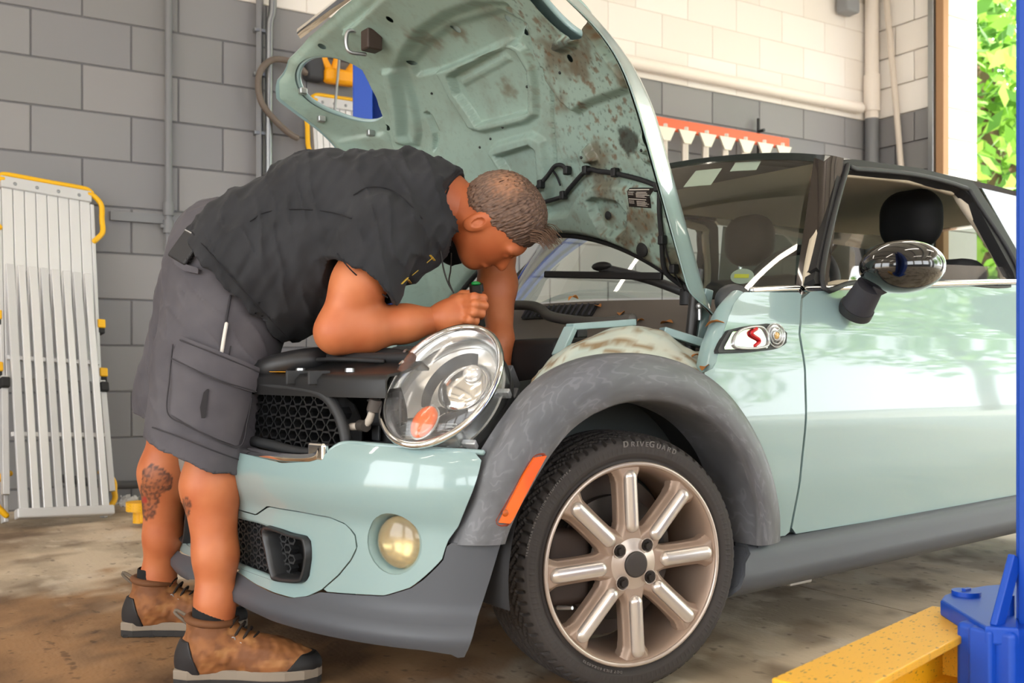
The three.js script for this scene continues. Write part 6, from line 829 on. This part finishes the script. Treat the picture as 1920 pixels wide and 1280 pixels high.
  const solePts = [[-0.088, 0], [-0.082, 0.03], [-0.05, 0.041], [0.0, 0.036], [0.06, 0.04], [0.12, 0.052], [0.17, 0.053], [0.21, 0.042], [0.235, 0.018], [0.24, 0]], outline = [...solePts, ...solePts.slice(1, -1).reverse().map(([a, b]) => [a, -b])];
  const boot = (x, z, yaw) => {
    const g = part('boot', man); g.position.set(x, 0, z); g.rotation.y = yaw; g.userData.label = 'brown leather lace-up work boot with black toe';
    mesh('outsole', extrude(outline, 0.014, 0.003).rotateX(-Math.PI / 2).translate(0, 0.004, 0), std(0x2e2b29, 0.8), g); for (let i = 0; i < 9; i++) mesh('sole_lug', rbox(0.016, 0.008, 0.08, 0.002, -0.07 + i * 0.034, 0.004, 0), std(0x2a2725, 0.85), g);
    mesh('midsole', extrude(outline.map(([a, b]) => [a * 1.005, b * 1.02]), 0.016, 0.003).rotateX(-Math.PI / 2).translate(0, 0.021, 0), std(0x8f8272, 0.75), g);
    mesh('upper', nets((a, b, c) => up(a, b, c) - 0.0015 * n3(a * 40, b * 40, c * 40), V(-0.12, 0.0, -0.08), V(0.26, 0.2, 0.08), 0.005, (a, b, c) => lA.clone().lerp(lB, sst(-0.1, 0.4, fbm(a * 14, b * 14, c * 14))).lerp(lC, sst(0.1, 0.45, fbm(a * 9, b * 20, c * 9 + 5)) * 0.8)), leather, g);
    mesh('toe_cap', nets((a, b, c) => Math.max(up(a, b, c) - 0.004, 0.165 - a + (b - 0.03) * 0.9, b - 0.072, 0.03 - b), V(0.1, 0, -0.08), V(0.26, 0.1, 0.08), 0.004), std(0x1e1c1b, 0.6), g); mesh('heel_counter', nets((a, b, c) => Math.max(up(a, b, c) - 0.004, a + 0.028 + (b - 0.05) * 0.35, b - 0.105, 0.03 - b), V(-0.12, 0, -0.08), V(0.05, 0.13, 0.08), 0.004), std(0x2a2829, 0.55), g);
    mesh('heel_loop', tube([V(-0.058, 0.15, 0), V(-0.085, 0.166, 0), V(-0.09, 0.16, 0), V(-0.062, 0.135, 0)], 0.004, 20, 8), std(0x6d6255, 0.8), g); mesh('cuff', new THREE.TorusGeometry(0.05, 0.01, 10, 36).rotateX(Math.PI / 2).scale(1.02, 0.9, 1).rotateZ(-0.12).translate(-0.008, 0.146, 0), std(0x6e4526, 0.75), g);
    for (let i = 0; i < 6; i++) { const t = i / 5, X = lerp(0.048, 0.125, t), Y = lerp(0.145, 0.085, t); mesh('lace', tube([V(X - 0.012, Y - 0.022, 0.032), V(X, Y, 0.018), V(X + 0.004, Y + 0.004, 0), V(X, Y, -0.018), V(X - 0.012, Y - 0.022, -0.032)], 0.0035, 24, 6), std(0x2c2018, 0.8), g); for (const s2 of [1, -1]) mesh('eyelet', new THREE.TorusGeometry(0.0045, 0.0016, 6, 14).translate(X - 0.013, Y - 0.024, 0.036 * s2), satin, g); }
    mesh('sock', lathe([[0.043, 0.1], [0.047, 0.14], [0.046, 0.17], [0.045, 0.178], [0.043, 0.18]], 32).translate(-0.004, 0, 0), std(0x141416, 0.9), g);
  };
  boot(ankR.x + 0.0, ankR.z, 0.02); boot(ankL.x - 0.005, ankL.z, 0.05);
}
// what he carries
{
  const a = pd(893, 537, 2.345), b = pd(900, 612, 2.375), t = thing('torch', 'small black torch with green end held in the fist', 'torch'); mesh('torch_body', cyl(a, b, 0.0125, 0.0125, 24), std(0x151517, 0.4), t); mesh('torch_cap', cyl(a.clone().lerp(b, -0.06), a.clone().lerp(b, 0.12), 0.0165, 0.0165, 28), std(0x0e0e10, 0.4), t); mesh('green_button', new THREE.SphereGeometry(0.0115, 18, 10).scale(1, 0.5, 1).translate(...a.clone().lerp(b, -0.07).toArray()), std(0x0f7a34, 0.35), t);
}
renderer.render(scene, camera);
